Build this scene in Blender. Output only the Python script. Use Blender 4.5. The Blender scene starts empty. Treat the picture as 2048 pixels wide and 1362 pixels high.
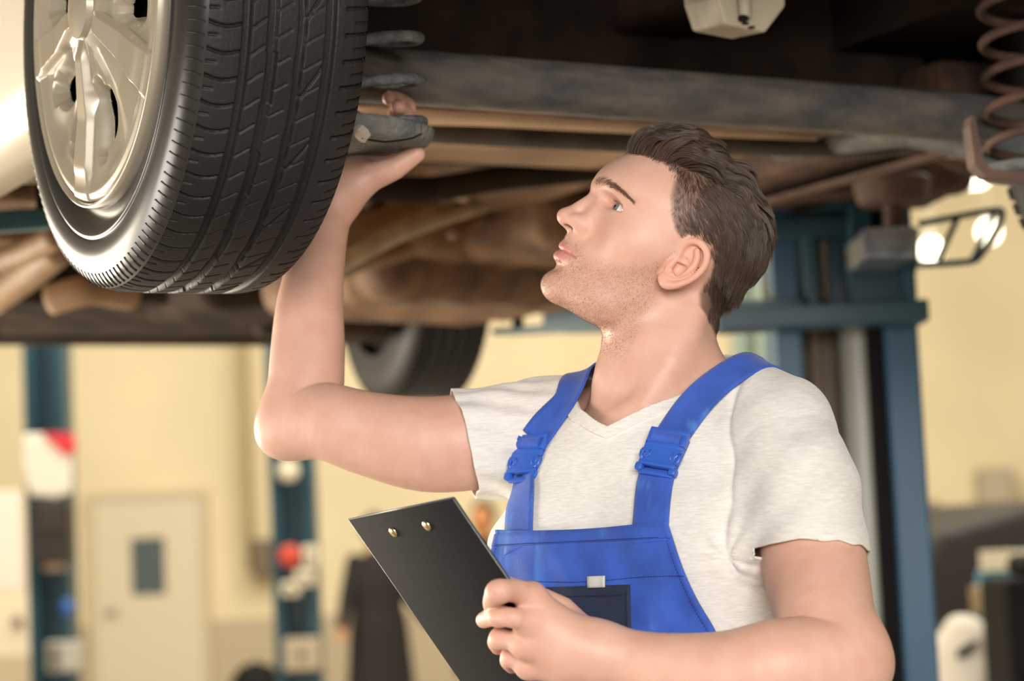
import bpy, bmesh, math, random
import numpy as np
from mathutils import Vector, Matrix
from mathutils.bvhtree import BVHTree

# ------------------------------------------------------------------ camera, world, lights, exposure
SC = bpy.context.scene
COL = SC.collection
CAM_POS = np.array([0.0, 0.0, 1.30])
PITCH, ROLL, FPX = math.radians(5.3), math.radians(2.6), 4551.0
c_f = np.array([0, math.cos(PITCH), math.sin(PITCH)])
_r0 = np.array([1.0, 0, 0]); _u0 = np.array([0, -math.sin(PITCH), math.cos(PITCH)])
c_r = math.cos(ROLL) * _r0 - math.sin(ROLL) * _u0
c_u = math.sin(ROLL) * _r0 + math.cos(ROLL) * _u0
cam = bpy.data.cameras.new('camera'); camo = bpy.data.objects.new('camera', cam); COL.objects.link(camo)
M = Matrix.Identity(4)
for i in range(3):
    M[i][0] = c_r[i]; M[i][1] = c_u[i]; M[i][2] = -c_f[i]; M[i][3] = CAM_POS[i]
camo.matrix_world = M
cam.sensor_width = 36.0; cam.lens = FPX / 2048 * 36.0
cam.clip_start = 0.05; cam.clip_end = 200
cam.dof.use_dof = True; cam.dof.focus_distance = 2.34; cam.dof.aperture_fstop = 3.9
SC.camera = camo

W = bpy.data.worlds.new('world'); SC.world = W; W.use_nodes = True
wn = W.node_tree.nodes; wn['Background'].inputs[0].default_value = (1.0, 0.95, 0.87, 1); wn['Background'].inputs[1].default_value = 0.20

def area(name, loc, target, sx, sy, power, color):
    l = bpy.data.lights.new(name, 'AREA'); l.shape = 'RECTANGLE'; l.size = sx; l.size_y = sy; l.energy = power; l.color = color
    o = bpy.data.objects.new(name, l); COL.objects.link(o); o.location = loc
    o.rotation_euler = (Vector(target) - Vector(loc)).to_track_quat('-Z', 'Y').to_euler()
    return o
area('key_light_front', (0.4, -2.4, 2.3), (0.1, 2.4, 1.4), 2.8, 1.7, 205, (1.0, 0.965, 0.94))  # added key light behind the camera, standing in for daylight through open doors
area('low_side_fill', (-4.2, 2.6, 0.7), (-0.1, 2.6, 1.6), 2.0, 1.4, 95, (1.0, 0.93, 0.84))  # added area light, low and aimed up to brighten the car's underside
area('rim_light_back', (-3.4, 5.6, 1.2), (0.0, 2.5, 1.6), 1.6, 1.6, 190, (1.0, 0.88, 0.70))  # added area light at back left for rim light and the underbody
area('hall_lamps', (-1.5, 12.0, 5.4), (-1.5, 14.0, 0), 9.0, 6.0, 720, (1.0, 0.93, 0.80))
area('hall_lamps_right', (4.5, 9.0, 5.4), (4.5, 10.0, 0), 4.0, 7.0, 330, (1.0, 0.93, 0.80))
vs = SC.view_settings
vs.view_transform = 'Standard'; vs.look = 'None'; vs.gamma = 1.0; vs.exposure = 0.35
try: vs.use_curve_mapping = False
except Exception: pass
SC.cycles.max_bounces = 8; SC.cycles.diffuse_bounces = 4; SC.cycles.glossy_bounces = 3
SC.cycles.transmission_bounces = 4; SC.cycles.transparent_max_bounces = 8
SC.cycles.sample_clamp_indirect = 6.0; SC.cycles.caustics_reflective = False; SC.cycles.caustics_refractive = False
SC.cycles.use_denoising = True

# ------------------------------------------------------------------ general helpers
def at(px, py, y):
    """world point seen at photo pixel (px, py) when its world depth is y"""
    d = c_f + c_r * ((px - 1024) / FPX) - c_u * ((py - 681) / FPX)
    return CAM_POS + d * (y / d[1])
def proj(p):
    d = np.asarray(p, float) - CAM_POS; z = d @ c_f
    return np.stack([1024 + FPX * (d @ c_r) / z, 681 - FPX * (d @ c_u) / z], -1)

def sstep(x, a, b):
    t = np.clip((x - a) / (b - a), 0, 1); return t * t * (3 - 2 * t)

def mat(name, col, rough=0.5, metal=0.0, var=0.0, vscale=20.0, col2=None, bump=0.0, bscale=60.0, coat=0.0, spec=0.5, sheen=0.0, detail=4.0, stretch=None):
    m = bpy.data.materials.new(name); m.use_nodes = True
    nt = m.node_tree; b = nt.nodes['Principled BSDF']
    b.inputs['Base Color'].default_value = (*col, 1); b.inputs['Roughness'].default_value = rough; b.inputs['Metallic'].default_value = metal
    b.inputs['Coat Weight'].default_value = coat; b.inputs['Coat Roughness'].default_value = 0.08
    b.inputs['Specular IOR Level'].default_value = spec
    if sheen: b.inputs['Sheen Weight'].default_value = sheen
    tc = nt.nodes.new('ShaderNodeTexCoord')
    src = tc.outputs['Object']
    if stretch:
        mp = nt.nodes.new('ShaderNodeMapping'); mp.inputs['Scale'].default_value = stretch
        nt.links.new(src, mp.inputs[0]); src = mp.outputs[0]
    if var or col2:
        n = nt.nodes.new('ShaderNodeTexNoise'); n.inputs['Scale'].default_value = vscale; n.inputs['Detail'].default_value = detail
        nt.links.new(src, n.inputs['Vector'])
        r = nt.nodes.new('ShaderNodeValToRGB')
        c2 = col2 or tuple(max(0, c * (1 - var)) for c in col)
        c1 = col if col2 else tuple(min(1, c * (1 + var)) for c in col)
        r.color_ramp.elements[0].position = 0.35; r.color_ramp.elements[1].position = 0.68
        r.color_ramp.elements[0].color = (*c2, 1); r.color_ramp.elements[1].color = (*c1, 1)
        nt.links.new(n.outputs[0], r.inputs[0]); nt.links.new(r.outputs[0], b.inputs['Base Color'])
    if bump:
        n = nt.nodes.new('ShaderNodeTexNoise'); n.inputs['Scale'].default_value = bscale; n.inputs['Detail'].default_value = 5
        nt.links.new(src, n.inputs['Vector'])
        bp = nt.nodes.new('ShaderNodeBump'); bp.inputs['Strength'].default_value = bump; bp.inputs['Distance'].default_value = 0.01
        nt.links.new(n.outputs[0], bp.inputs['Height']); nt.links.new(bp.outputs[0], b.inputs['Normal'])
    return m

WORLD = set()                                  # Empties whose parts are modelled in world coordinates
def setp(o, parent):
    if parent is None: return
    o.parent = parent
    if parent.name in WORLD: o.matrix_parent_inverse = Matrix.Translation(-parent.location)
def mesh_np(name, verts, faces, m, parent=None, smooth=True):
    """fast mesh from arrays; faces: (n,3) or (n,4) array, or list of lists"""
    me = bpy.data.meshes.new(name)
    if isinstance(faces, np.ndarray):
        k = faces.shape[1]
        me.vertices.add(len(verts)); me.vertices.foreach_set('co', np.asarray(verts, np.float32).ravel())
        me.loops.add(faces.size); me.loops.foreach_set('vertex_index', faces.astype(np.int32).ravel())
        me.polygons.add(len(faces)); me.polygons.foreach_set('loop_start', np.arange(0, faces.size, k, dtype=np.int32))
        me.polygons.foreach_set('loop_total', np.full(len(faces), k, np.int32))
        me.update(calc_edges=True); me.validate()
    else:
        me.from_pydata([tuple(v) for v in verts], [], faces); me.update()
    if smooth: me.polygons.foreach_set('use_smooth', np.ones(len(me.polygons), bool))
    for x in (m if isinstance(m, (list, tuple)) else [m]): me.materials.append(x)
    o = bpy.data.objects.new(name, me); COL.objects.link(o)
    setp(o, parent)
    return o
def empty(name, loc=(0, 0, 0), rot=(0, 0, 0), parent=None):
    o = bpy.data.objects.new(name, None); COL.objects.link(o); o.location = loc; o.rotation_euler = rot
    o.empty_display_size = 0.1
    setp(o, parent)
    return o
def tag(o, label=None, cat=None, group=None, kind=None):
    if label: o['label'] = label
    if cat: o['category'] = cat
    if group: o['group'] = group
    if kind: o['kind'] = kind
    return o

class MB:
    """collects simple shapes for one mesh object"""
    def __init__(s): s.bm = bmesh.new()
    def box(s, c, size, rot=None, bev=0.0, seg=2):
        r = bmesh.ops.create_cube(s.bm, size=1.0); vs_ = r['verts']
        bmesh.ops.scale(s.bm, vec=size, verts=vs_)
        if bev:
            es = list({e for v in vs_ for e in v.link_edges})
            b = bmesh.ops.bevel(s.bm, geom=es, offset=bev, segments=seg, profile=0.5, affect='EDGES')
            vs_ = list({v for f in b['faces'] for v in f.verts} | {v for v in vs_ if v.is_valid})
        Mx = Matrix.Translation(Vector(c))
        if rot is not None: Mx = Mx @ (rot.to_4x4() if hasattr(rot, 'to_4x4') else rot)
        bmesh.ops.transform(s.bm, matrix=Mx, verts=vs_)
        return vs_
    def tube(s, pts, r, seg=12, caps=True, closed=False, squash=None):
        pts = [Vector(p) for p in pts]; n = len(pts)
        rs = list(r) if isinstance(r, (list, tuple, np.ndarray)) else [r] * n
        up = None; rings = []
        for i, p in enumerate(pts):
            if closed: t = (pts[(i + 1) % n] - pts[i - 1]).normalized()
            elif i == 0: t = (pts[1] - p).normalized()
            elif i == n - 1: t = (p - pts[i - 1]).normalized()
            else: t = (pts[i + 1] - pts[i - 1]).normalized()
            if up is None:
                up = t.orthogonal().normalized() if abs(t.z) > 0.9 else (Vector((0, 0, 1)) - t * t.z).normalized()
            else:
                up = (up - t * up.dot(t)).normalized()
            sd = t.cross(up)
            sq = squash or 1.0
            rings.append([s.bm.verts.new(p + (sd * math.cos(a) + up * math.sin(a) * sq) * rs[i]) for a in [2 * math.pi * k / seg for k in range(seg)]])
        m = n if closed else n - 1
        for i in range(m):
            A, B = rings[i], rings[(i + 1) % n]
            for k in range(seg): s.bm.faces.new((A[k], A[(k + 1) % seg], B[(k + 1) % seg], B[k]))
        if caps and not closed:
            s.bm.faces.new(list(reversed(rings[0]))); s.bm.faces.new(rings[-1])
        return [v for r_ in rings for v in r_]
    def lathe(s, prof, axis_o, axis_d, seg=48, closed=False):
        """prof: list of (along, radius)"""
        d = Vector(axis_d).normalized(); u = d.orthogonal().normalized(); w = d.cross(u); o = Vector(axis_o)
        rings = []
        for (t, r) in prof:
            rings.append([s.bm.verts.new(o + d * t + (u * math.cos(2 * math.pi * k / seg) + w * math.sin(2 * math.pi * k / seg)) * max(r, 1e-5)) for k in range(seg)])
        m = len(rings) if closed else len(rings) - 1
        for i in range(m):
            A, B = rings[i], rings[(i + 1) % len(rings)]
            for k in range(seg): s.bm.faces.new((A[k], A[(k + 1) % seg], B[(k + 1) % seg], B[k]))
        return rings
    def prism(s, poly, z0, z1, Mx=None):
        """poly in XY extruded along Z"""
        a = [s.bm.verts.new((x, y, z0)) for x, y in poly]; b = [s.bm.verts.new((x, y, z1)) for x, y in poly]
        n = len(poly)
        s.bm.faces.new(list(reversed(a))); s.bm.faces.new(b)
        for i in range(n): s.bm.faces.new((a[i], a[(i + 1) % n], b[(i + 1) % n], b[i]))
        if Mx is not None: bmesh.ops.transform(s.bm, matrix=Mx, verts=a + b)
        return a + b
    def build(s, name, m, parent=None, smooth=False, bevel=0.0, auto=None, bseg=2):
        bmesh.ops.recalc_face_normals(s.bm, faces=s.bm.faces)
        me = bpy.data.meshes.new(name); s.bm.to_mesh(me); s.bm.free()
        for x in (m if isinstance(m, (list, tuple)) else [m]): me.materials.append(x)
        o = bpy.data.objects.new(name, me); COL.objects.link(o)
        setp(o, parent)
        if smooth or auto:
            me.polygons.foreach_set('use_smooth', np.ones(len(me.polygons), bool))
        if auto: me.set_sharp_from_angle(angle=math.radians(auto))
        if bevel:
            md = o.modifiers.new('bevel', 'BEVEL'); md.width = bevel; md.segments = bseg; md.limit_method = 'ANGLE'; md.angle_limit = math.radians(35)
        return o

# ------------------------------------------------------------------ implicit surfaces (distance fields turned into one continuous mesh)
def smin(a, b, k):
    h = np.maximum(k - np.abs(a - b), 0) / k
    return np.minimum(a, b) - h * h * k * 0.25
def smax(a, b, k): return -smin(-a, -b, k)
def ell(p, c, r):
    q = p - np.asarray(c, float); r = np.asarray(r, float)
    k0 = np.sqrt(((q / r) ** 2).sum(1)); k1 = np.sqrt(((q / (r * r)) ** 2).sum(1)) + 1e-9
    return k0 * (k0 - 1) / k1
def ellr(p, c, r, Rm):
    """rotated ellipsoid; rows of Rm are its axes"""
    return ell((p - np.asarray(c, float)) @ np.asarray(Rm).T, (0, 0, 0), r)
def chain(p, pts, rad, flat=None):
    """round-cone chain; flat=(normal, factor) squashes the section along the normal"""
    pts = np.asarray(pts, np.float32); d = None
    if flat is not None:
        n = np.asarray(flat[0], np.float32); k = 1.0 / flat[1] - 1
        p = p + np.outer(p @ n * k, n); pts = pts + np.outer(pts @ n * k, n)
    X, Y, Z = (np.ascontiguousarray(p[:, i], np.float32) for i in range(3))
    for i in range(len(pts) - 1):
        a, b = pts[i], pts[i + 1]; bx, by, bz = b - a; L = bx * bx + by * by + bz * bz
        x, y, z = X - a[0], Y - a[1], Z - a[2]
        h = (x * (bx / L) + y * (by / L) + z * (bz / L)).clip(0, 1)
        x -= h * bx; y -= h * by; z -= h * bz
        v = np.sqrt(x * x + y * y + z * z) - (np.float32(rad[i]) + np.float32(rad[i + 1] - rad[i]) * h)
        d = v if d is None else np.minimum(d, v, out=d)
    return d
def tube_sdf(p, rows, n=5):
    """smooth tube through (x, y, z, r) rows: distance to the axis minus the radius at the nearest axis point"""
    rr = crm(rows, n).astype(np.float32)
    X, Y, Z = (np.ascontiguousarray(p[:, i], np.float32) for i in range(3))
    best = np.full(len(p), 1e9, np.float32); rad = np.zeros(len(p), np.float32)
    for i in range(len(rr) - 1):
        a, b = rr[i, :3], rr[i + 1, :3]; bx, by, bz = b - a; L = bx * bx + by * by + bz * bz
        x, y, z = X - a[0], Y - a[1], Z - a[2]
        h = (x * (bx / L) + y * (by / L) + z * (bz / L)).clip(0, 1)
        x -= h * bx; y -= h * by; z -= h * bz
        v = x * x + y * y + z * z; m = v < best
        best = np.where(m, v, best); rad = np.where(m, rr[i, 3] + (rr[i + 1, 3] - rr[i, 3]) * h, rad)
    return np.sqrt(best) - rad
def crm(pts, n):
    """Catmull-Rom resample of rows (any columns)"""
    P_ = np.asarray(pts, float); P_ = np.vstack([2 * P_[0] - P_[1], P_, 2 * P_[-1] - P_[-2]])
    out = []
    for i in range(1, len(P_) - 2):
        for t in np.linspace(0, 1, n, endpoint=False):
            a, b, c, d = P_[i - 1:i + 3]
            out.append(0.5 * ((2 * b) + (c - a) * t + (2 * a - 5 * b + 4 * c - d) * t * t + (3 * b - a - 3 * c + d) * t ** 3))
    out.append(P_[-2]); return np.array(out)

def surface(f, lo, hi, h, relax=1, margin=1.6):
    """surface nets on the blocks near the surface of f; returns verts, quads"""
    B = 8; lo = np.asarray(lo, float); hi = np.asarray(hi, float)
    def grid(lo_, n, step):
        g = np.stack(np.meshgrid(*[np.arange(k) for k in n], indexing='ij'), -1).reshape(-1, 3)
        return g
    n4 = np.ceil((hi - lo) / (h * B * 4)).astype(int)
    g4 = grid(lo, n4, 0); s4 = h * B * 4
    d4 = f(lo + (g4 + 0.5) * s4)
    g4 = g4[np.abs(d4) < s4 * 0.87 * margin + 0.01]
    sub = grid(0, (4, 4, 4), 0)
    g1 = (g4[:, None] * 4 + sub[None]).reshape(-1, 3); s1 = h * B
    d1 = f(lo + (g1 + 0.5) * s1)
    g1 = g1[np.abs(d1) < s1 * 0.87 * margin + h]
    off = grid(0, (B + 1,) * 3, 0)
    V = np.empty((len(g1), B + 1, B + 1, B + 1), np.float32)
    for i in range(0, len(g1), 400):
        b = g1[i:i + 400]
        P_ = lo + ((b[:, None] * B + off[None]).reshape(-1, 3)) * h
        V[i:i + 400] = f(P_).reshape(-1, B + 1, B + 1, B + 1)
    N = (n4 * 4 * B + 2).astype(np.int64)
    S = V < 0
    c8 = [S[:, x:x + B, y:y + B, z:z + B] for x in (0, 1) for y in (0, 1) for z in (0, 1)]
    sm = sum(c.astype(np.int8) for c in c8); act = (sm > 0) & (sm < 8)
    bi, x, y, z = np.nonzero(act)
    acc = np.zeros((len(bi), 3)); cnt = np.zeros(len(bi))
    cv = {(i, j, k): V[bi, x + i, y + j, z + k].astype(float) for i in (0, 1) for j in (0, 1) for k in (0, 1)}
    for ax in range(3):
        o1, o2 = [q for q in range(3) if q != ax]
        for u in (0, 1):
            for w in (0, 1):
                a = [0, 0, 0]; a[o1] = u; a[o2] = w; b = list(a); b[ax] = 1
                va, vb = cv[tuple(a)], cv[tuple(b)]
                m = (va < 0) != (vb < 0)
                t = np.where(m, va / np.where(m, va - vb, 1), 0)
                pt = np.tile(np.array(a, float), (len(bi), 1)); pt[:, ax] = t
                acc += pt * m[:, None]; cnt += m
    cell = g1[bi] * B + np.stack([x, y, z], 1)
    verts = lo + (cell + acc / cnt[:, None]) * h
    lin = (cell[:, 0] * N[1] + cell[:, 1]) * N[2] + cell[:, 2]
    order = np.argsort(lin); ls = lin[order]
    quads = []
    st = [N[1] * N[2], N[2], 1]
    for ax in range(3):
        o1, o2 = [(1, 2), (2, 0), (0, 1)][ax]
        sl0 = [slice(None)] + [slice(0, B)] * 3; sl1 = list(sl0); sl1[ax + 1] = slice(1, B + 1)
        a = S[tuple(sl0)]; b = S[tuple(sl1)]
        bi2, *xyz = np.nonzero(a != b)
        sgn = a[bi2, xyz[0], xyz[1], xyz[2]]
        e = g1[bi2] * B + np.stack(xyz, 1)
        L = (e[:, 0] * N[1] + e[:, 1]) * N[2] + e[:, 2]
        q4 = np.stack([L - st[o1] - st[o2], L - st[o2], L, L - st[o1]], 1)
        ix = np.searchsorted(ls, q4); ix = np.clip(ix, 0, len(ls) - 1)
        ok = (ls[ix] == q4).all(1)
        q = order[ix[ok]]; sg = sgn[ok]
        q[~sg] = q[~sg][:, ::-1]
        quads.append(q)
    quads = np.vstack(quads)
    for _ in range(relax):
        acc = np.zeros_like(verts); cnt = np.zeros(len(verts))
        for k in range(4):
            np.add.at(acc, quads[:, k], verts[quads[:, (k + 1) % 4]] + verts[quads[:, k - 1]]); np.add.at(cnt, quads[:, k], 2)
        avg = acc / np.maximum(cnt, 1)[:, None]
        verts = verts + 0.6 * (avg - verts)
        # back onto the surface
        d = f(verts); e = h * 0.5
        gr = np.stack([f(verts + np.eye(3)[i] * e) - d for i in range(3)], 1) / e
        g2 = (gr * gr).sum(1)
        stp = np.clip(d / np.maximum(g2, 0.25), -h, h)
        verts = verts - gr * stp[:, None]
    return verts, quads

def clip_mesh(verts, faces, g):
    """keep the part of the mesh where g > 0 with a clean cut edge"""
    tris = faces if faces.shape[1] == 3 else np.vstack([faces[:, [0, 1, 2]], faces[:, [0, 2, 3]]])
    s = g > 0; n = s[tris].sum(1)
    out = [tris[n == 3]]; vs_ = [verts]; nv = len(verts); emap = {}; new = []
    def cut(i, j):
        key = (i, j) if i < j else (j, i)
        if key not in emap:
            t = g[i] / (g[i] - g[j]); new.append(verts[i] + (verts[j] - verts[i]) * t); emap[key] = nv + len(new) - 1
        return emap[key]
    ex = []
    for t in tris[(n == 1) | (n == 2)]:
        k = s[t]
        if k.sum() == 1:
            i = int(np.argmax(k)); a, b, c = t[i], t[(i + 1) % 3], t[(i + 2) % 3]
            ex.append((a, cut(a, b), cut(a, c)))
        else:
            i = int(np.argmin(k)); a, b, c = t[i], t[(i + 1) % 3], t[(i + 2) % 3]
            p, q = cut(a, b), cut(a, c)
            ex.append((p, b, c)); ex.append((p, c, q))
    if new: vs_.append(np.array(new))
    if ex: out.append(np.array(ex))
    V = np.vstack(vs_); T = np.vstack(out)
    used = np.unique(T); mp = np.full(len(V), -1); mp[used] = np.arange(len(used))
    return V[used], mp[T]
VOX = .0017; VOXC = .0025      # surface detail: skin, cloth
# ------------------------------------------------------------------ the workshop hall
m_wall = mat('cream_wall', (0.80, 0.685, 0.445), 0.85, var=0.05, vscale=1.2)
m_floor = mat('grey_concrete', (0.42, 0.38, 0.32), 0.45, var=0.15, vscale=2.0)
m_ceil = mat('ceiling_sheet', (0.55, 0.48, 0.36), 0.8)
m_dado = mat('tan_dado', (0.50, 0.41, 0.27), 0.7)
def struct(mb, name, m): return tag(mb.build(name, m), kind='structure')
YB = 19.4
mb = MB(); mb.box((0, 8, -.1), (30, 26, .2)); struct(mb, 'floor', m_floor)
mb = MB(); mb.box((0, YB + .1, 3.3), (30, .2, 6.6)); struct(mb, 'wall_back', m_wall)
mb = MB(); mb.box((14.9, 8, 3.3), (.2, 26, 6.6)); struct(mb, 'wall_right', m_wall)
mb = MB(); mb.box((-14.9, 8, 3.3), (.2, 26, 6.6)); struct(mb, 'wall_left', m_wall)
mb = MB(); mb.box((0, 8, 6.7), (30, 26, .2)); struct(mb, 'ceiling', m_ceil)
mb = MB(); mb.box((0, YB - .015, .42), (29.4, .03, .84)); struct(mb, 'trim_1', m_dado)
def wx(px, y, py=1000): return at(px, py, y)[0]
def Zp(px, py, y): return at(px, py, y)[2]
def wbox(mb, px0, py0, px1, py1, y0, y1, bev=0.0):
    """upright box whose front face (depth y0) spans two photo points"""
    a, b = at(px0, py0, y0), at(px1, py1, y0); c = (a + b) / 2
    mb.box((c[0], (y0 + y1) / 2, c[2]), (abs(b[0] - a[0]), y1 - y0, abs(a[2] - b[2])), bev=bev)
# door with a small glazed light
dw = YB - .03
a, b = at(192, 1003, dw), at(398, 1003, dw)
mb = MB(); xl, xr, zt = a[0], b[0], a[2]
fr = .07
for bx in (((xl - fr / 2), zt / 2, fr, zt), ((xr + fr / 2), zt / 2, fr, zt), ((xl + xr) / 2, zt + fr / 2, xr - xl + 2 * fr, fr)): mb.box((bx[0], dw - .02, bx[1]), (bx[2], .10, bx[3]), bev=.006)
m_door = mat('grey_cream_door', (0.68, 0.60, 0.43), 0.5); m_frame = mat('dull_frame', (0.60, 0.51, 0.34), 0.6)
dframe = struct(mb, 'door_1', m_frame)
wl, wr, wt, wb_ = at(263, 1078, dw)[0], at(330, 1078, dw)[0], at(296, 1076, dw)[2], at(296, 1190, dw)[2]
mb = MB(); cx = (xl + xr) / 2
mb.box(((xl + wl) / 2, dw - .03, zt / 2), (wl - xl, .045, zt)); mb.box(((wr + xr) / 2, dw - .03, zt / 2), (xr - wr, .045, zt)); mb.box(((wl + wr) / 2, dw - .03, wb_ / 2), (wr - wl, .045, wb_)); mb.box(((wl + wr) / 2, dw - .03, (zt + wt) / 2), (wr - wl, .045, zt - wt))
leaf = mb.build('door_leaf', m_door, dframe)
mb = MB(); mb.box(((wl + wr) / 2, dw - .03, (wt + wb_) / 2), (wr - wl, .012, wt - wb_)); mb.build('pane', mat('grey_glass', (0.10, 0.125, 0.125), 0.12), leaf)
mb = MB(); p = at(214, 1224, dw - .06); mb.box(p + [0, .02, 0], (.06, .02, .2), bev=.004); mb.tube([p, p + [0, -.05, 0], p + [.10, -.055, 0]], .012, 8); mb.build('door_handle', mat('dark_handle', (.13, .11, .07), .4, .6), leaf)
# boxed duct running down the wall
mb = MB(); wbox(mb, 474, 640, 500, 1140, YB - .30, YB - .02, .01); d_ = mb.build('duct', mat('tan_duct', (0.40, 0.31, 0.155), .6)); tag(d_, 'tan boxed duct running down the cream wall beside the door', 'duct')
mb = MB(); wbox(mb, 500, 1080, 545, 1150, YB - .35, YB - .03, .02); tag(mb.build('socket_box', mat('dark_box', (.16, .12, .07), .6)), 'small dark box on the wall at the foot of the tan duct', 'box')
# pale board and cupboard at the left edge
mb = MB(); wbox(mb, -70, 985, 48, 1180, 15.0, 15.03, .005); o = mb.build('notice_board', mat('pale_board', (0.80, 0.69, 0.58), .7)); tag(o, 'pale notice board at the far left edge behind the blue column', 'board')
mb = MB(); wbox(mb, -60, 1192, 62, 1312, 15.0, 15.35, .01); cb = mb.build('cupboard', mat('cream_cupboard', (0.74, 0.65, 0.46), .6)); tag(cb, 'cream metal cupboard at the far left edge under the pale board', 'cupboard')
mb = MB(); p = at(36, 1244, 14.98); mb.tube([p, p + [0, -.02, 0]], .035, 14); mb.build('lock', mat('maroon', (.16, .05, .05), .5), cb)
mb = MB(); wbox(mb, -60, 1316, 66, 1420, 15.0, 15.4, .01); mb.build('plinth', m_dado, cb)
mb = MB(); wbox(mb, 1958, 938, 2036, 1082, YB - .25, YB - .02, .01); wc = mb.build('wall_cabinet', mat('grey_cabinet', (0.44, 0.38, 0.26), .6)); tag(wc, 'grey cabinet mounted on the cream wall at the right', 'cabinet')
mb = MB(); wbox(mb, 1964, 946, 2030, 1074, YB - .27, YB - .25, .004); mb.build('door', mat('grey_cabinet_door', (0.47, 0.41, 0.285), .5), wc)
# lamps
def emit(name, col, s):
    m = bpy.data.materials.new(name); m.use_nodes = True; b = m.node_tree.nodes['Principled BSDF']; b.inputs['Emission Color'].default_value = (*col, 1); b.inputs['Emission Strength'].default_value = s; b.inputs['Base Color'].default_value = (.8, .8, .8, 1); return m
m_lamp = emit('lamp_glow', (1.0, .93, .72), 5.0); m_hous = mat('lamp_housing', (.6, .55, .45), .5)
c = at(1912, 360, 15.5); l = empty('ceiling_lamp', (c[0], c[1], c[2])); tag(l, 'bright strip lamp hanging high at the right, largest of three', 'lamp')
mb = MB(); mb.box((0, 0, .07), (.52, .26, .06), bev=.02); mb.build('housing', m_hous, l); mb = MB(); mb.box((0, 0, 0), (.42, .20, .09), bev=.03); mb.build('tube', m_lamp, l)
mb = MB(); mb.tube([(-.2, 0, .1), (-.2, 0, 6.6 - c[2])], .008, 6); mb.build('cord', m_black_ if False else m_hous, l); mb = MB(); mb.tube([(.2, 0, .1), (.2, 0, 6.6 - c[2])], .008, 6); mb.build('cord', m_hous, l)
for (px, py, lab) in ((1862, 500, 'round bright pendant lamp just left of the guard loop, lower one'), (1978, 464, 'round bright pendant lamp seen through the guard loop, further right')):
    c = at(px, py, 15.8); l = empty('pendant_lamp', (c[0], c[1], c[2])); tag(l, lab, 'lamp')
    mb = MB(); mb.lathe([(-.075, 0), (-.07, .04), (-.03, .072), (.02, .075), (.06, .05), (.08, .03)], (0, 0, 0), (0, 0, 1), 20); mb.build('bulb', m_lamp, l, smooth=True)
    mb = MB(); mb.lathe([(.07, .035), (.10, .05), (.14, .03), (.15, .0)], (0, 0, 0), (0, 0, 1), 20); mb.build('cap', m_hous, l, smooth=True); mb = MB(); mb.tube([(0, 0, .15), (0, 0, 6.6 - c[2])], .008, 6); mb.build('cord', m_hous, l)
# ------------------------------------------------------------------ the car on the lift (local axes: x across to the right, y forward, z up, origin at the hub of the near rear wheel)
TH = 0.49349; HUB = np.array([-.43335, 2.40218, 1.90106])
cA = np.array([math.cos(TH), math.sin(TH), 0]); cF = np.array([-math.sin(TH), math.cos(TH), 0])
def cv(px, py, v):
    """local car point on the plane y=v seen at photo pixel"""
    d = c_f + c_r * ((px - 1024) / FPX) - c_u * ((py - 681) / FPX); t = (v - (CAM_POS - HUB) @ cF) / (d @ cF); p = CAM_POS + d * t - HUB
    return np.array([p @ cA, p @ cF, p[2]])
def cw(px, py, w):
    d = c_f + c_r * ((px - 1024) / FPX) - c_u * ((py - 681) / FPX); t = (w + HUB[2] - CAM_POS[2]) / d[2]; p = CAM_POS + d * t - HUB
    return np.array([p @ cA, p @ cF, p[2]])
car = empty('car', HUB, (0, 0, TH))
tag(car, 'champagne-coloured car raised overhead on the lift, dusty brown underside in view', 'car')
m_tyre = mat('rubber', (0.0155, 0.0132, 0.0115), 0.55, var=0.25, vscale=9, bump=0.10, bscale=220, spec=0.30)
m_side = mat('sidewall_rubber', (0.018, 0.016, 0.014), 0.30, var=0.15, vscale=12, spec=0.6)
m_trim = mat('champagne_silver', (0.37, 0.322, 0.24), 0.32, 0.28, coat=0.5)
m_paint = mat('champagne_paint', (0.60, 0.53, 0.41), 0.45, 0.1, coat=0.25)
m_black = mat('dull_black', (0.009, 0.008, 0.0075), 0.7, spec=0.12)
m_steel = mat('worn_steel', (0.30, 0.29, 0.26), 0.55, 0.5, var=0.4, vscale=40, bump=0.3)
m_dirt = mat('dusty_underside', (0.27, 0.145, 0.070), 0.75, col2=(0.105, 0.052, 0.025), vscale=13, detail=8, bump=0.35, bscale=40)
m_dirt2 = mat('dusty_shield', (0.43, 0.265, 0.140), 0.6, col2=(0.28, 0.16, 0.08), vscale=8, detail=7, bump=0.15, bscale=40)
m_tan = mat('tan_pipe', (0.60, 0.45, 0.27), 0.4, 0.1, col2=(0.44, 0.30, 0.165), vscale=14)
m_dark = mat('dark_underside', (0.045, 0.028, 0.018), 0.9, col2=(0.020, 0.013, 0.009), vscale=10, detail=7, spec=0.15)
m_beam = mat('dusty_beam', (0.125, 0.100, 0.078), 0.7, col2=(0.040, 0.040, 0.040), vscale=20, detail=9, bump=0.35, bscale=70, stretch=(0.5, 1, 1.4))
m_spring = mat('grey_spring', (0.17, 0.175, 0.165), 0.6, col2=(0.075, 0.085, 0.085), vscale=60, detail=8, bump=0.4, bscale=150)
m_pan = mat('dusty_spring_seat', (0.20, 0.195, 0.165), 0.75, col2=(0.085, 0.095, 0.095), vscale=24, detail=9, bump=0.5, bscale=130)
m_rust = mat('rusty_brown', (0.125, 0.062, 0.036), 0.8, col2=(0.055, 0.028, 0.018), vscale=20, detail=8, bump=0.3)

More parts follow.
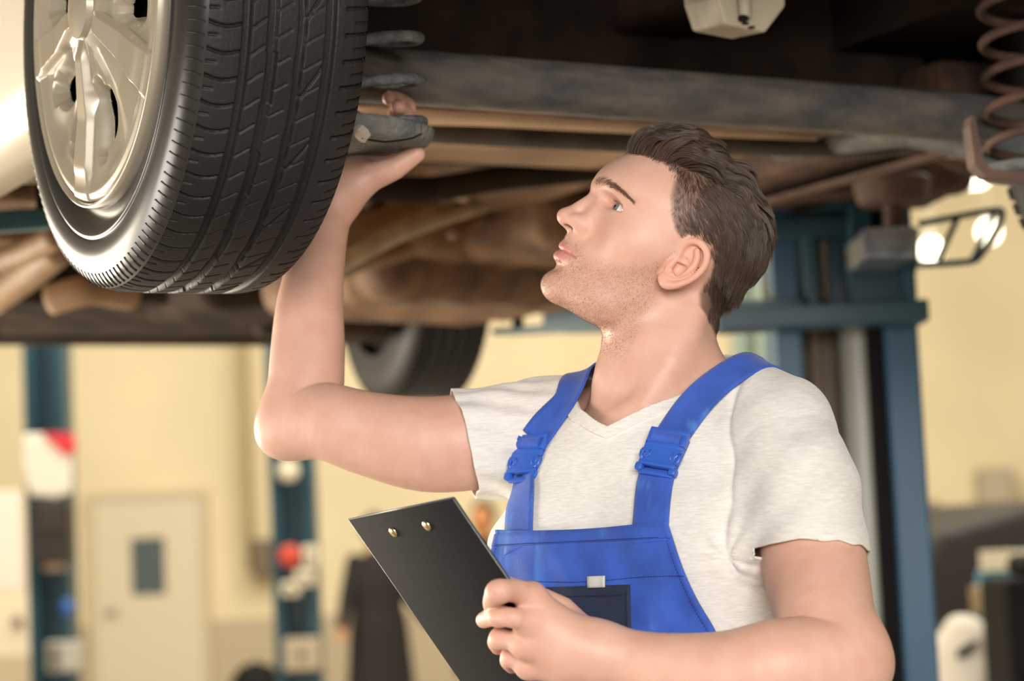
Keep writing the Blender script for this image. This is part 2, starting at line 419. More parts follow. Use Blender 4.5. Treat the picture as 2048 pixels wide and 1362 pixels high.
# near rear wheel ------------------------------------------------------
RT = .305
wheel = empty('wheel', (0, 0, 0), parent=car)
prof = [(.013, .2135), (.008, .222), (.003, .2345), (.0012, .243), (.0014, .2455), (.0030, .2475), (.0022, .2505), (.0010, .262), (.0016, .272), (.0040, .2815), (.0085, .290), (.014, .2962), (.020, .3000)]
side_o = crm(prof, 3)
na = 720
def ring_grid(name, PR, m, parent, n=na, flip=False):
    PR = np.asarray(PR); k = len(PR); th = np.linspace(0, 2 * np.pi, n, endpoint=False)
    V = np.zeros((n, k, 3)); V[..., 0] = PR[None, :, 0]; V[..., 1] = np.sin(th)[:, None] * PR[None, :, 1]; V[..., 2] = -np.cos(th)[:, None] * PR[None, :, 1]
    ix = np.arange(n * k).reshape(n, k); nx = np.roll(ix, -1, 0)
    F_ = np.stack([ix[:, :-1], ix[:, 1:], nx[:, 1:], nx[:, :-1]], -1).reshape(-1, 4)
    if flip: F_ = F_[:, ::-1]
    return mesh_np(name, V.reshape(-1, 3), F_, m, parent)
tyre_in = [(.1995, .240), (.1985, .262), (.197, .275)]
# tread height field
nt_, no_ = 1728, 136
th = np.linspace(0, 2 * np.pi, nt_, endpoint=False); ov = np.linspace(.020, .1915, no_)
rad0 = np.interp(ov, [.020, .026, .034, .046, .06, .1, .14, .16, .172, .180, .186, .1915], [.3000, .3016, .3031, .3042, .3047, .3050, .3047, .3042, .3030, .3008, .2975, .292])
TT, OO = np.meshgrid(th, ov, indexing='ij'); s_ = TT * RT                      # arc length
pitch = 2 * np.pi * RT / 72
def groove(d, w, dep, soft=.0007): return dep * (1 - sstep(np.abs(d), w / 2 - soft, w / 2 + soft))
ph = (s_ / pitch) % 1.0
def slit(o0, o1, slope, shift, w, dep, mult=1, curve=0.0, k=1):
    """slits running across the tread; slope is how far they climb per metre across"""
    x = (OO - o0) / (o1 - o0); q = ((s_ - slope * (OO - o0) - curve * np.sin(np.pi * np.clip(x, 0, 1)) - shift * pitch) / (pitch * mult) + .5) % 1.0 - .5
    inside = sstep(OO, o0 - .0006, o0 + .0006) * (1 - sstep(OO, o1 - .0006, o1 + .0006))
    return groove(q * pitch * mult, w, dep) * inside
dep = np.maximum.reduce([
    groove(OO - .059, .0088, .0072), groove(OO - .0865 - .0008 * np.sign(((s_ / (pitch * 4)) % 1) - .5), .0100, .0072),
    groove(OO - .1165 - .0016 * (2 * np.abs(((s_ / (pitch * 3)) % 1) - .5) - .5), .0085, .0072), groove(OO - .147, .0098, .0072),
    slit(.020, .0555, .0, .0, .0028, .0048, curve=.004), slit(.020, .030, .0, .5, .0020, .0030),
    slit(.063, .079, -.75, .2, .0020, .0036), slit(.0915, .106, -.62, .45, .0016, .0026),
    slit(.1165, .146, -1.7, .0, .0050, .0062, mult=3), slit(.121, .140, -.6, .6, .0016, .0024),
    slit(.163, .1915, -.14, .2, .0032, .0050), slit(.174, .1915, -.14, .7, .0026, .0036)])
# shoulder buttress marks on the outer edge
R_ = rad0[None, :] - dep
V = np.zeros((nt_, no_, 3)); V[..., 0] = OO; V[..., 1] = np.sin(TT) * R_; V[..., 2] = -np.cos(TT) * R_
ix = np.arange(nt_ * no_).reshape(nt_, no_); nx = np.roll(ix, -1, 0)
tread_F = np.stack([ix[:, :-1], ix[:, 1:], nx[:, 1:], nx[:, :-1]], -1).reshape(-1, 4)
tread = mesh_np('tread', V.reshape(-1, 3), tread_F, m_tyre, wheel)
side = ring_grid('sidewall', side_o, m_side, wheel)
ring_grid('inner_sidewall', [(.1915, .292), (.196, .280), (.199, .262), (.1985, .235), (.190, .214)], m_tyre, wheel, 240)
# fine ribbing on the shoulder just below the tread
rb = MB()
for i in range(144):
    a = 2 * math.pi * i / 144; c, s = math.cos(a), math.sin(a)
    pts = [(o - .0003, s * r, -c * r) for o, r in ((.0052, .2842), (.0105, .2930), (.0175, .2992))]
    a2 = a + .004; pts[2] = (pts[2][0], math.sin(a2) * .2992, -math.cos(a2) * .2992)
    rb.tube(pts, .0010, 4, caps=False)
rb.build('shoulder_rib', m_side, wheel)
# wheel cover
phi = np.linspace(-np.pi, np.pi, 1440, endpoint=False); rr = np.unique(np.r_[np.linspace(.0, .2085, 84), .030, .034, .2, .204]); nr = len(rr)
PH, RR = np.meshgrid(phi, rr, indexing='ij'); Vv, Ww = RR * np.sin(PH), -RR * np.cos(PH)
def pol(r, deg): a = math.radians(deg); return np.array([r * math.sin(a), -r * math.cos(a)])
def tear(v, w, deg, r0, r1, w0, w1, bend=0.0):
    """teardrop window along a radius; returns signed distance (negative inside)"""
    a = math.radians(deg); x = v * math.sin(a) - w * math.cos(a); y = v * math.cos(a) + w * math.sin(a)
    t = np.clip((x - r0) / (r1 - r0), 0, 1); y = y - bend * np.sin(np.pi * t)
    hw = w0 + (w1 - w0) * t
    hw = (w0 * (1 - t) + w1 * t) * np.sqrt(np.clip(1 - (2 * t - 1) ** 4, 0.05, 1))
    dx = np.maximum(np.maximum(r0 - x, x - r1), 0)
    return np.where(dx > 0, np.hypot(dx, np.maximum(np.abs(y) - hw, 0)), np.maximum(np.abs(y) - hw, np.maximum(r0 - x, x - r1)))
WIN = []
for k in range(5):
    b = 14 + 72 * k
    for dg, bd in ((19, .008), (-19, -.008)):
        if (k, dg) == (4, 19): continue
        WIN.append((b + dg, bd))
wd = np.minimum.reduce([tear(Vv, Ww, dg, .088, .160, .013, .0175, bd) for dg, bd in WIN])
spoke = np.zeros_like(RR); pock = np.zeros_like(RR)
for k in range(5):
    b = math.radians(14 + 72 * k); da = (PH - b + np.pi) % (2 * np.pi) - np.pi
    wid = np.interp(RR, [0, .03, .20], [.007, .010, .024]); spoke = np.maximum(spoke, 1 - sstep(np.abs(da) * RR, wid - .0035, wid + .0015) * 1.0)
    b2 = b + math.radians(36); d2 = (PH - b2 + np.pi) % (2 * np.pi) - np.pi
    arm = np.abs(np.abs(d2) * RR - np.interp(RR, [.03, .2], [.004, .050]))
    pock = np.maximum(pock, (1 - sstep(np.abs(d2) * RR, .004, np.interp(RR, [.05, .2], [.008, .046]))) * sstep(RR, .05, .09))
dish = np.interp(RR, [0, .03, .06, .12, .18, .198, .205, .2085], [-.012, -.011, -.004, .003, .002, -.002, .000, .006])
EDG = 1 - sstep(RR, .168, .197)
H = dish - .010 * spoke * sstep(RR, .028, .06) * (.35 + .65 * EDG) + .006 * pock * EDG
H = H + .018 * (1 - sstep(wd, -.003, .014)) * (1 - spoke * .95)
# hub cap
H = np.where(RR < .034, -.017 - .004 * np.cos(RR / .034 * 1.5), H)
Vt = np.stack([H - .001, Vv, Ww], -1).reshape(-1, 3)
ix = np.arange(1440 * nr).reshape(1440, nr); nx = np.roll(ix, -1, 0)
F_ = np.stack([ix[:, :-1], nx[:, :-1], nx[:, 1:], ix[:, 1:]], -1).reshape(-1, 4)
g = np.where((spoke.reshape(-1) > .5), .01, wd.reshape(-1))
cv_, cf_ = clip_mesh(Vt, F_, g)
cover = mesh_np('wheel_cover', cv_, cf_, m_trim, wheel); cover.data.set_sharp_from_angle(angle=math.radians(28))
md = cover.modifiers.new('thick', 'SOLIDIFY'); md.thickness = .003; md.offset = -1
ring_grid('rim_edge', [(.004, .2075), (-.002, .2095), (-.004, .2120), (-.002, .2140), (.006, .2150), (.016, .2140)], m_trim, cover, 360)
mb = MB(); mb.lathe([(.035, .205), (.05, .20), (.09, .18), (.13, .18), (.15, .19), (.185, .205)], (0, 0, 0), (1, 0, 0), 96); mb.build('rim_barrel', m_black, wheel, smooth=True)
mb = MB(); mb.lathe([(.040, .0), (.040, .055), (.046, .06), (.050, .10), (.062, .15), (.058, .19), (.06, .2)], (0, 0, 0), (1, 0, 0), 96); dsk = mb.build('wheel_disc', m_black, wheel, smooth=True)
for k in range(5):
    a = 2 * math.pi * k / 5 + .3; mb = MB(); mb.lathe([(-.016, .0), (-.016, .007), (-.013, .0095), (.008, .0095)], (.040, .05 * math.sin(a), -.05 * math.cos(a)), (1, 0, 0), 6); mb.build('wheel_nut', m_steel, dsk)
mb = MB(); mb.lathe([(.165, .0), (.165, .118), (.172, .124), (.196, .124), (.198, .128), (.201, .128), (.203, .122), (.206, .06), (.23, .05), (.24, 0)], (0, 0, 0), (1, 0, 0), 72); drum = mb.build('brake_drum', m_steel, wheel, smooth=True, auto=40)

# simple wheels for the other corners that can be glimpsed
def far_wheel(x0, y0, z0, yaw=0.0):
    w = empty('wheel', (x0, y0, z0), (0, 0, yaw), parent=car)
    PR = [(.0, .20), (-.002, .24), (.001, .27), (.012, .292), (.03, .303)]
    for o in (.058, .087, .117, .147): PR += [(o - .004, .305), (o - .0038, .299), (o + .0038, .299), (o + .004, .305)]
    PR += [(.17, .303), (.188, .292), (.199, .27), (.2, .24), (.19, .20)]
    ring_grid('tyre', PR, m_tyre, w, 120)
    mb = MB()
    for i in range(72):
        a = 2 * math.pi * i / 72
        for o in (.030, .172): mb.box((o, .304 * math.sin(a), -.304 * math.cos(a)), (.024, .019, .004), Matrix.Rotation(a, 3, 'X'))
    mb.build('tread_block', m_tyre, w)['kind'] = 'stuff'
    mb = MB(); mb.lathe([(.02, 0), (.02, .06), (.05, .10), (.03, .19), (.0, .205), (.19, .205), (.15, .1), (.15, .0)], (0, 0, 0), (1, 0, 0), 48); mb.build('wheel_disc', m_black, w, smooth=True, auto=40)
    return w
far_wheel(1.50, 2.56, .075, math.radians(-5)); far_wheel(1.48, 0.0, 0.0); far_wheel(-.02, 2.56, .015)

# body shell: side panel with the wheel arch, in profile across
m_sideN = []
ys = np.linspace(.20, 2.18, 60); zs = np.array([-.062, -.058, -.045, -.025, .0, .06, .16, .30, .5]); xs = np.array([.135, .08, .047, .033, .029, .022, .012, .0, .0])
V = np.zeros((60, 9, 3))
for i, y in enumerate(ys):
    for j in range(9): V[i, j] = (xs[j], y, zs[j])
def side_shell(mirror):
    Vv_ = V.reshape(-1, 3).copy()
    if mirror: Vv_[:, 2] += .055 * (1 - sstep(Vv_[:, 2], -.06, .3))
    ix = np.arange(540).reshape(60, 9); F_ = np.stack([ix[:-1, :-1], ix[1:, :-1], ix[1:, 1:], ix[:-1, 1:]], -1).reshape(-1, 4)
    a, f = clip_mesh(Vv_, F_, np.minimum(np.hypot(Vv_[:, 1], Vv_[:, 2]) - .314, np.hypot(Vv_[:, 1] - 2.56, Vv_[:, 2]) - .352))
    if mirror: a[:, 0] = 1.66 - a[:, 0]
    o = mesh_np('side_panel', a, f if mirror else f[:, ::-1], [m_paint, m_rust], car); md = o.modifiers.new('thick', 'SOLIDIFY'); md.thickness = .006; md.offset = -1; md.material_offset = 1
    if mirror:
        c = a[f].mean(1); o.data.polygons.foreach_set('material_index', (c[:, 2] < .03).astype(np.int32))
    return o
side_shell(False); side_shell(True)
mb = MB()
pts = [(.02, .336 * math.cos(a), .336 * math.sin(a)) for a in np.linspace(-.16, math.pi + .1, 24)]
for i in range(23):
    a, b = pts[i], pts[i + 1]; q = [mb.bm.verts.new(p) for p in (a, b, (.26, b[1], b[2]), (.26, a[1], a[2]))]; mb.bm.faces.new(q)
mb.build('arch_liner', m_black, car, smooth=True)
# quarter panel and rear bumper above and behind the wheel
for x in (.0, 1.66): mb = MB(); mb.box((x, -.55, .36), (.03, .42, .5), bev=.01); mb.build('quarter_panel', m_paint, car)
mb = MB(); mb.box((.83, -.80, .34), (1.62, .10, .34), bev=.04, seg=3); mb.build('rear_bumper', m_paint, car, auto=40)
mb = MB(); mb.box((.83, 3.25, .055), (1.46, .16, .17), bev=.05, seg=3); mb.build('front_bumper', m_dark, car, auto=40)
mb = MB(); mb.box((.83, 3.02, .01), (1.40, .42, .05), bev=.012); mb.box((.45, 2.94, -.028), (.5, .05, .03), bev=.01); mb.build('front_apron', m_dark, car, auto=40)

# floor: ribbed pressing with a tunnel
nx_, ny_ = 120, 160
X, Y = np.meshgrid(np.linspace(.06, 1.60, nx_), np.linspace(.62, 2.95, ny_), indexing='ij')
Z = .115 + .09 * np.exp(-((X - .83) / .13) ** 4) - .055 * (sstep(.13 - np.abs(X - .42), 0, .02) + sstep(.13 - np.abs(X - 1.24), 0, .02)) * (sstep(Y, .8, .9) * (1 - sstep(Y, 2.1, 2.2)))
Z = Z - .016 * (0.5 + 0.5 * np.cos(Y * 2 * np.pi / .21)) * sstep(.11 - np.abs(X - .42), 0, .02) - .05 * (np.exp(-((X - .16) / .045) ** 4) + np.exp(-((X - 1.5) / .045) ** 4))
Z = Z + .10 * sstep(Y, 2.2, 2.35)
ix = np.arange(nx_ * ny_).reshape(nx_, ny_); F_ = np.stack([ix[:-1, :-1], ix[:-1, 1:], ix[1:, 1:], ix[1:, :-1]], -1).reshape(-1, 4)
fl = mesh_np('floor_pan', np.stack([X, Y, Z], -1).reshape(-1, 3), F_, m_dirt, car); md = fl.modifiers.new('thick', 'SOLIDIFY'); md.thickness = .004
# boot floor: ribbed, higher, the cavity's shade put into its dark colour
mb = MB(); mb.box((.83, -.05, .37), (1.40, 1.46, .02)); mb.box((.83, .512, .215), (1.40, .02, .33), bev=.006)
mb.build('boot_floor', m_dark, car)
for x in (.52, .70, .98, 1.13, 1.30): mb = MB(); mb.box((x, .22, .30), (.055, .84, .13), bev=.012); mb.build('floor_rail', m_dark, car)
mb = MB(); mb.box((1.02, .30, .25), (.16, .5, .2), bev=.03, seg=3); mb.build('resonator', m_rust, car, auto=40)
for x, y in ((.16, .05), (1.50, .05)): mb = MB(); mb.box((x, y, .26), (.16, 1.2, .2), bev=.03, seg=3); mb.build('side_member', m_dark, car, auto=40)
mb = MB(); mb.box((.83, 1.7, .75), (1.6, 4.6, .04)); mb.build('shade_slab', m_black, car)  # unseen slab added overhead to block light as the upper body would

mb = MB(); mb.box((1.56, 1.28, .075), (.16, 1.75, .11), bev=.02); mb.build('inner_sill', m_rust, car, auto=40)
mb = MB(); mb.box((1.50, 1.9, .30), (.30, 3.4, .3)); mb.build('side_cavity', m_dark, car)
# torsion beam axle
e0, e1 = cv(830, 138, .10), cv(1940, 222, .10)
mb = MB()
P0, P1 = np.array([.235, .10, -.018]), np.array([1.425, .10, -.026])
nl = 60; hgt = .027
rows = []
for i in range(nl):
    t = i / (nl - 1); c = P0 + (P1 - P0) * t; flare = .008 * (math.exp(-(t / .08) ** 2) + math.exp(-((1 - t) / .08) ** 2))
    sec = [(-.036, .033), (.002, .034 + flare), (.030, .026), (.036, .005), (.034, -.021), (.022, -.0335 - flare), (.0, -.036 - flare), (-.018, -.034), (-.036, -.026)]
    sec = [(-.004, .030), (-.018, .029), (-.030, .022), (-.034, .008), (-.033, -.016), (-.027, -.029), (-.012, -.0345), (.012, -.034), (.03, -.026), (.034, .0), (.028, .022), (.012, .030)]
    rows.append([mb.bm.verts.new((c[0], c[1] + .034 + y, c[2] + z + flare * np.sign(z) * .5)) for y, z in sec])
for a, b in zip(rows[:-1], rows[1:]):
    for k in range(len(a)): mb.bm.faces.new((a[k], a[(k + 1) % len(a)], b[(k + 1) % len(a)], b[k]))
mb.bm.faces.new(rows[0]); mb.bm.faces.new(list(reversed(rows[-1])))
mb.build('axle_beam', m_beam, car, smooth=True, auto=50)

def coil(cx, cy, z0, z1, R, r, pitch_, ph0):
    n = int((z1 - z0) / pitch_ * 36); pts = []
    for i in range(n + 1):
        a = ph0 + 2 * math.pi * i / 36; pts.append((cx + R * math.cos(a), cy + R * math.sin(a), z0 + (z1 - z0) * i / n))
    mb = MB(); mb.tube(pts, r, 12); return mb.build('coil_spring', m_spring, car, smooth=True)
coil(.338, .028, -.122, .36, .0575, .0066, .049, -2.9)
coil(1.322, .028, -.120, .34, .0575, .0066, .047, -2.6).data.materials[0] = m_rust
# spring seats: cupped pressings on the trailing arms
def spring_seat(cx, cy, sgn):
    na_, prof_ = 48, [(0.0, 0), (.35, 0), (.78, .0), (.93, .003), (1.0, .012), (1.02, .5), (1.02, 1.0), (.985, 1.0), (.965, .4), (.90, .016), (.4, .014), (0, .014)]
    V_ = []; 
    for i in range(na_):
        a = 2 * math.pi * i / na_; c, s = math.cos(a), math.sin(a)
        hz_ = .004 + .013 * (.5 - .5 * c * sgn) + .096 * (.5 - .5 * c * sgn) * max(0, s)
        for (k, h) in prof_:
            rx = .082 if c * sgn > 0 else .135
            z = -.131 + (h * .9 if h < .02 else .014 + (h - .0) * hz_)
            V_.append((cx + rx * k * c, cy + .066 * k * s, z))
    k = len(prof_); ix = np.arange(na_ * k).reshape(na_, k); nx2 = np.roll(ix, -1, 0)
    F2 = np.stack([ix[:, :-1], nx2[:, :-1], nx2[:, 1:], ix[:, 1:]], -1).reshape(-1, 4)
    o = mesh_np('spring_seat', np.array(V_), F2, m_pan, car); return o
seat = spring_seat(.328, .030, 1)
mb = MB(); mb.tube([cv(718, 268, -.035) + [0, 0, -.002], cv(728, 262, -.035)], .0105, 8); mb.build('seat_bolt', mat('dusty_bolt', (.42, .36, .29), .7), seat)
mb = MB(); lip = [np.array(cv(x, y, -.037)) for x, y in ((724, 276), (745, 281), (770, 284), (800, 281), (826, 276), (842, 268))]; mb.tube(lip, .0012, 6); mb.build('cracked_seam', m_black, seat)
spring_seat(1.325, .030, -1)
# trailing arms
for x in (.30, 1.36):
    mb = MB(); mb.tube([(x, .085, -.115), (x, .16, -.06), (x, .34, .005), (x + (.04 if x < 1 else -.04), .62, .03)], [.012, .026, .034, .032], 12); mb.build('trailing_arm', m_beam, car, smooth=True)
# bent bracket beside the far spring
q = [cv(x, y, -.02) for x, y in ((1943, 232), (1950, 232), (1966, 318), (1982, 338), (2060, 345), (2060, 362), (1972, 352), (1950, 330), (1940, 250))]
mb = MB(); a = [mb.bm.verts.new(p) for p in q]; b = [mb.bm.verts.new(p + np.array([.012, .030, .0])) for p in q]
mb.bm.faces.new(a); mb.bm.faces.new(list(reversed(b)))
for i in range(len(q)): mb.bm.faces.new((a[i], a[(i + 1) % len(q)], b[(i + 1) % len(q)], b[i]))
mb.build('spring_bracket', mat('brown_bracket', (.125, .075, .052), .7, var=.25), car)

# plastic canister hanging above the axle
c0, c1, c2, c3 = (cv(x, y, -.01) for x, y in ((1432, -4), (1450, 49), (1532, 65), (1572, 12)))
mb = MB(); q = [c0 + [0, 0, .06], c0, c1, c2, c3, c3 + [0, 0, .08]]
a = [mb.bm.verts.new(p) for p in q]; b = [mb.bm.verts.new(p + np.array([.01, .09, .012])) for p in q]; mb.bm.faces.new(a); mb.bm.faces.new(list(reversed(b)))
for i in range(len(q)): mb.bm.faces.new((a[i], a[(i + 1) % len(q)], b[(i + 1) % len(q)], b[i]))
m_can = mat('beige_plastic', (.40, .34, .245), .55, var=.2, vscale=15)
can = mb.build('canister', m_can, car, bevel=.004)
mb = MB(); p = cv(1490, 30, -.016); mb.tube([p + [0, 0, .04], p, p + [0, .001, -.004]], [.010, .0085, .007], 10); mb.build('vent_spout', m_can, can, smooth=True)
mb = MB(); p = cv(1487, 36, -.018); mb.box(p, (.011, .01, .007), bev=.002)
for x, y in ((1490, 47), (1503, 55)): mb.box(cv(x, y, -.013), (.006, .008, .002))
mb.build('drain_slot', m_black, can)

# exhaust, tank and shields forward of the axle
t0, t1 = cv(760, 262, .50), cv(2060, 318, .50)
mb = MB(); mb.tube([cv(700, 255, .52), cv(850, 268, .50), cv(960, 272, .50), cv(1300, 288, .50), cv(1600, 297, .50), cv(1750, 300, .50), cv(1900, 280, .50)], [.011, .0125, .014, .014, .0135, .013, .012], 16); mb.build('exhaust_pipe', m_beam, car, smooth=True)
mb = MB(); p = [cv(780, 262, .56), cv(1960, 300, .56)]; mb.box(((p[0][0] + p[1][0]) / 2, .44, p[0][2] + .028), (1.24, .34, .035), bev=.012); mb.build('heat_shield', m_dirt2, car, auto=40)
mb = MB(); mb.box((.83, .34, .002), (1.15, .035, .012), bev=.004); mb.box((.83, .42, .012), (1.2, .02, .02), bev=.004); mb.build('shield_flange', m_dirt, car)
# fuel tank: rounded moulding with an embossed oval
tc0 = cw(1030, 325, .04)
def tank_sdf(p):
    q = p - np.array([tc0[0], .80, .13]); b = np.abs(q) - np.array([.34, .19, .052]); d = np.sqrt((np.maximum(b, 0) ** 2).sum(1)) + np.minimum(b.max(1), 0) - .035
    e = np.hypot((q[:, 0] + .04) / 1.7, q[:, 1] + .02); ring = .005 * np.exp(-((e - .065) / .012) ** 2)
    d = d - np.where(q[:, 2] < -.05, ring, 0) + .006 * np.exp(-((q[:, 0] - .20) / .02) ** 2) * (q[:, 2] < 0)
    return d
v, q = surface(tank_sdf, np.array([tc0[0] - .46, .52, -.02]), np.array([tc0[0] + .46, 1.10, .26]), .010); mesh_np('fuel_tank', v, q, m_dirt2, car)
mb = MB(); mb.box((tc0[0] + .05, 1.12, .10), (.80, .09, .06), bev=.012); mb.build('tank_strap', m_dark, car, auto=40)
mb = MB(); mb.box((tc0[0] - .30, .60, .075), (.12, .10, .05), bev=.02); mb.build('tank_bracket', m_dark, car, auto=40)
# lines and rods
for name, pts, r, m in (('brake_pipe', [(600, 540, 1.0), (780, 442, 1.4), (925, 392, 1.62)], .028, m_dirt2), ('parking_brake_tube', [(620, 560, .95), (770, 478, 1.18), (870, 438, 1.35), (985, 402, 1.55)], .0175, m_tan),
                        ('fuel_line', [(690, 395, 1.0), (740, 378, 1.1), (850, 375, 1.2), (930, 392, 1.3)], .012, m_tan), ('cross_tube', [(600, 560, 1.4), (830, 496, 1.7), (1010, 450, 1.9)], .018, m_dirt2),
                        ('stay_rod', [(905, 470, 1.5), (985, 420, 1.6), (1015, 400, 1.7)], .012, m_dirt), ('gap_tube', [(690, 372, 1.05), (860, 378, 1.08), (1010, 356, 1.10), (1320, 326, 1.12)], .022, m_dark)):  # last one: dark tube put in for the shaded gap ahead of the tank
    mb = MB(); mb.tube(crm([cv(*p) for p in pts], 6), r, 12); mb.build(name, m, car, smooth=True)
# engine and gearbox undersides
def lump(name, c, r, m, rot=0.0, k=.02):
    c = np.array(c, float)
    def f(p):
        q = p - c; a = math.cos(rot), math.sin(rot); x = q[:, 0] * a[0] + q[:, 1] * a[1]; y = -q[:, 0] * a[1] + q[:, 1] * a[0]
        b = np.abs(np.stack([x, y, q[:, 2]], 1)) - (np.array(r) - k); d = np.sqrt((np.maximum(b, 0) ** 2).sum(1)) + np.minimum(b.max(1), 0) - k
        return d + .003 * np.sin(x * 40) * np.sin(y * 35) + .0015 * np.sin(y * 90) * (q[:, 2] < 0)
    R3 = max(r) * 1.2; v, q = surface(f, c - [R3, R3, r[2] + .03], c + [R3, R3, r[2] + .03], .012); return mesh_np(name, v, q, m, car)
lump('gearbox', cv(860, 570, 1.95) + [0, 0, .03], (.30, .22, .09), m_dirt, .25, .05)
lump('subframe', cv(830, 520, 1.75) + [0, 0, .04], (.34, .08, .05), m_dirt2, .12, .03)
lump('oil_sump', cv(560, 600, 2.35) + [0, 0, .05], (.26, .20, .09), m_dark, 0, .05)
lump('catalyst', cv(1000, 500, 1.7) + [0, 0, .04], (.12, .26, .07), m_dirt, .3, .06)
lump('axle_joint', cv(700, 640, 2.45) + [0, 0, .03], (.10, .10, .08), m_dark, 0, .05)
mb = MB(); mb.tube([cv(520, 650, 2.5), cv(700, 660, 2.55), cv(800, 640, 2.6)], .03, 12); mb.build('drive_shaft', m_dark, car, smooth=True)
# left side underneath, seen past the near wheel
mb = MB(); p = cw(40, 332, .01); mb.lathe([(-.05, 0), (-.05, .022), (-.045, .027), (.03, .027), (.035, .022), (.05, .015), (.05, 0)], p, (1, .25, .1), 20); mb.build('fuel_filter', m_can, car, smooth=True)
for name, pts, r, m in (('brake_hose', [(0, 270, .9), (40, 290, .85), (80, 280, .8)], .008, m_black), ('floor_brace', [(-20, 600, 1.9), (60, 545, 1.75), (125, 490, 1.6)], .032, m_dirt2), ('floor_stay', [(0, 520, 1.7), (60, 500, 1.6), (120, 470, 1.5)], .022, m_dirt2),
                        ('wishbone', [(100, 600, 2.0), (180, 580, 1.95), (260, 590, 2.0)], .03, m_dirt2)):
    mb = MB(); mb.tube(crm([cv(*p) for p in pts], 5), r, 12); mb.build(name, m, car, smooth=True)
lump('floor_member', cw(60, 400, .03) + [0, 0, .03], (.20, .08, .05), m_dirt, .3, .02)
lump('sill_member', cw(20, 285, .03) + [0, .05, .04], (.09, .26, .045), m_rust, 0, .02)
lump('crossmember', cw(20, 480, .03) + [0, .0, .02], (.26, .10, .04), m_dirt2, .4, .03)
lump('engine_cradle', cv(250, 615, 2.6) + [0, 0, .05], (.5, .25, .07), m_dark, 0, .04)
# linkage near the far spring
for name, pts, r, m in (('tie_bar', [(1690, 345, .9), (1780, 318, .85), (1830, 300, .8)], .014, m_rust), ('tie_rod', [(1810, 285, .7), (1880, 310, .75), (1960, 345, .8)], .014, m_rust), ('link_pin', [(1780, 262, .6), (1790, 278, .6)], .012, m_dirt2)):
    mb = MB(); mb.tube([cv(*p) for p in pts], r, 10); mb.build(name, m, car, smooth=True)
lump('sill_box', cv(1620, 385, 1.35) + [0, 0, .03], (.30, .14, .05), m_rust, -.2, .03)
# ------------------------------------------------------------------ lift carrying the car
m_teal = mat('teal_paint', (0.014, 0.055, 0.078), 0.38, var=0.15, vscale=6); m_blueC = mat('blue_column_paint', (0.034, 0.105, 0.180), 0.4, var=0.10, vscale=4)
m_white = mat('pale_grey_cylinder', (0.56, 0.56, 0.47), 0.35); m_brownC = mat('brown_channel', (0.30, 0.215, 0.145), 0.6, var=.15, vscale=5); m_chrome = mat('worn_chrome', (0.30, 0.33, 0.36), 0.25, 0.8, var=.3, vscale=25)
m_pad = mat('rusty_rubber', (0.105, 0.055, 0.035), 0.7, var=.3, vscale=18); m_black = m_black if 'm_black' in globals() else mat('dull_black', (.012, .011, .01), .6)
YC = 4.55
cc = at(1700, 1000, YC)
lift = empty('car_lift', (cc[0], YC, 0)); WORLD.add(lift.name)
tag(lift, 'blue two-post car lift whose column, arms and pads stand right of the man', 'car lift')
def vbar(name, px0, px1, y0, y1, m, z1=3.3, bev=.006, z0=0.02):
    x0, x1 = wx(px0, y0), wx(px1, y0); mb = MB(); mb.box(((x0 + x1) / 2, (y0 + y1) / 2, (z0 + z1) / 2), (x1 - x0, y1 - y0, z1 - z0), bev=bev); return mb.build(name, m, lift)
vbar('column_flange', 1570, 1624, YC, YC + .22, m_blueC); vbar('column_flange', 1789, 1858, YC, YC + .22, m_blueC); vbar('column_web', 1624, 1790, YC + .19, YC + .22, m_brownC)
vbar('gap_strip', 1755, 1790, YC + .02, YC + .05, m_black, bev=.003)  # black strip put in for the shaded gap beside the cylinder
x = wx(1731, YC + .10); mb = MB(); mb.tube([(x, YC + .10, .03), (x, YC + .10, 1.86)], .0375, 20); mb.build('hydraulic_cylinder', m_white, lift, smooth=True, auto=40)
x = wx(1652, YC + .12); mb = MB(); mb.tube([(x, YC + .15, .03), (x, YC + .15, 3.2)], .010, 8); mb.build('cable', m_brownC, lift, smooth=True)
mb = MB(); mb.box((cc[0], YC + .12, .012), (.62, .55, .024), bev=.004); mb.build('base_plate', m_teal, lift)
# carriage
mb = MB(); q = [at(*p, YC - .10) for p in ((1700, 405), (1742, 405), (1742, 455), (1838, 455), (1838, 530), (1806, 628), (1700, 634))]
a = [mb.bm.verts.new(p) for p in q]; b = [mb.bm.verts.new(p + np.array([0, .16, 0])) for p in q]; mb.bm.faces.new(a); mb.bm.faces.new(list(reversed(b)))
for i in range(len(q)): mb.bm.faces.new((a[i], a[(i + 1) % len(q)], b[(i + 1) % len(q)], b[i]))
mb.build('carriage', m_teal, lift, bevel=.004)
for args in ((1545, 438, 1704, 470, YC - .06, YC + .02), (1438, 616, 1860, 641, YC - .13, YC - .02), (1606, 468, 1640, 618, YC - .05, YC + .02), (1650, 468, 1704, 618, YC - .03, YC + .05)):
    mb = MB(); wbox(mb, *args, .004); mb.build('carriage_plate', m_teal, lift)
mb = MB(); q = [at(*p, YC - .02) for p in ((1560, 442), (1700, 392), (1716, 392), (1716, 440))]
a = [mb.bm.verts.new(p) for p in q]; b = [mb.bm.verts.new(p + np.array([0, .06, 0])) for p in q]; mb.bm.faces.new(a); mb.bm.faces.new(list(reversed(b)))
for i in range(4): mb.bm.faces.new((a[i], a[(i + 1) % 4], b[(i + 1) % 4], b[i]))
mb.build('gusset', mat('light_teal', (.06, .19, .24), .4), lift)
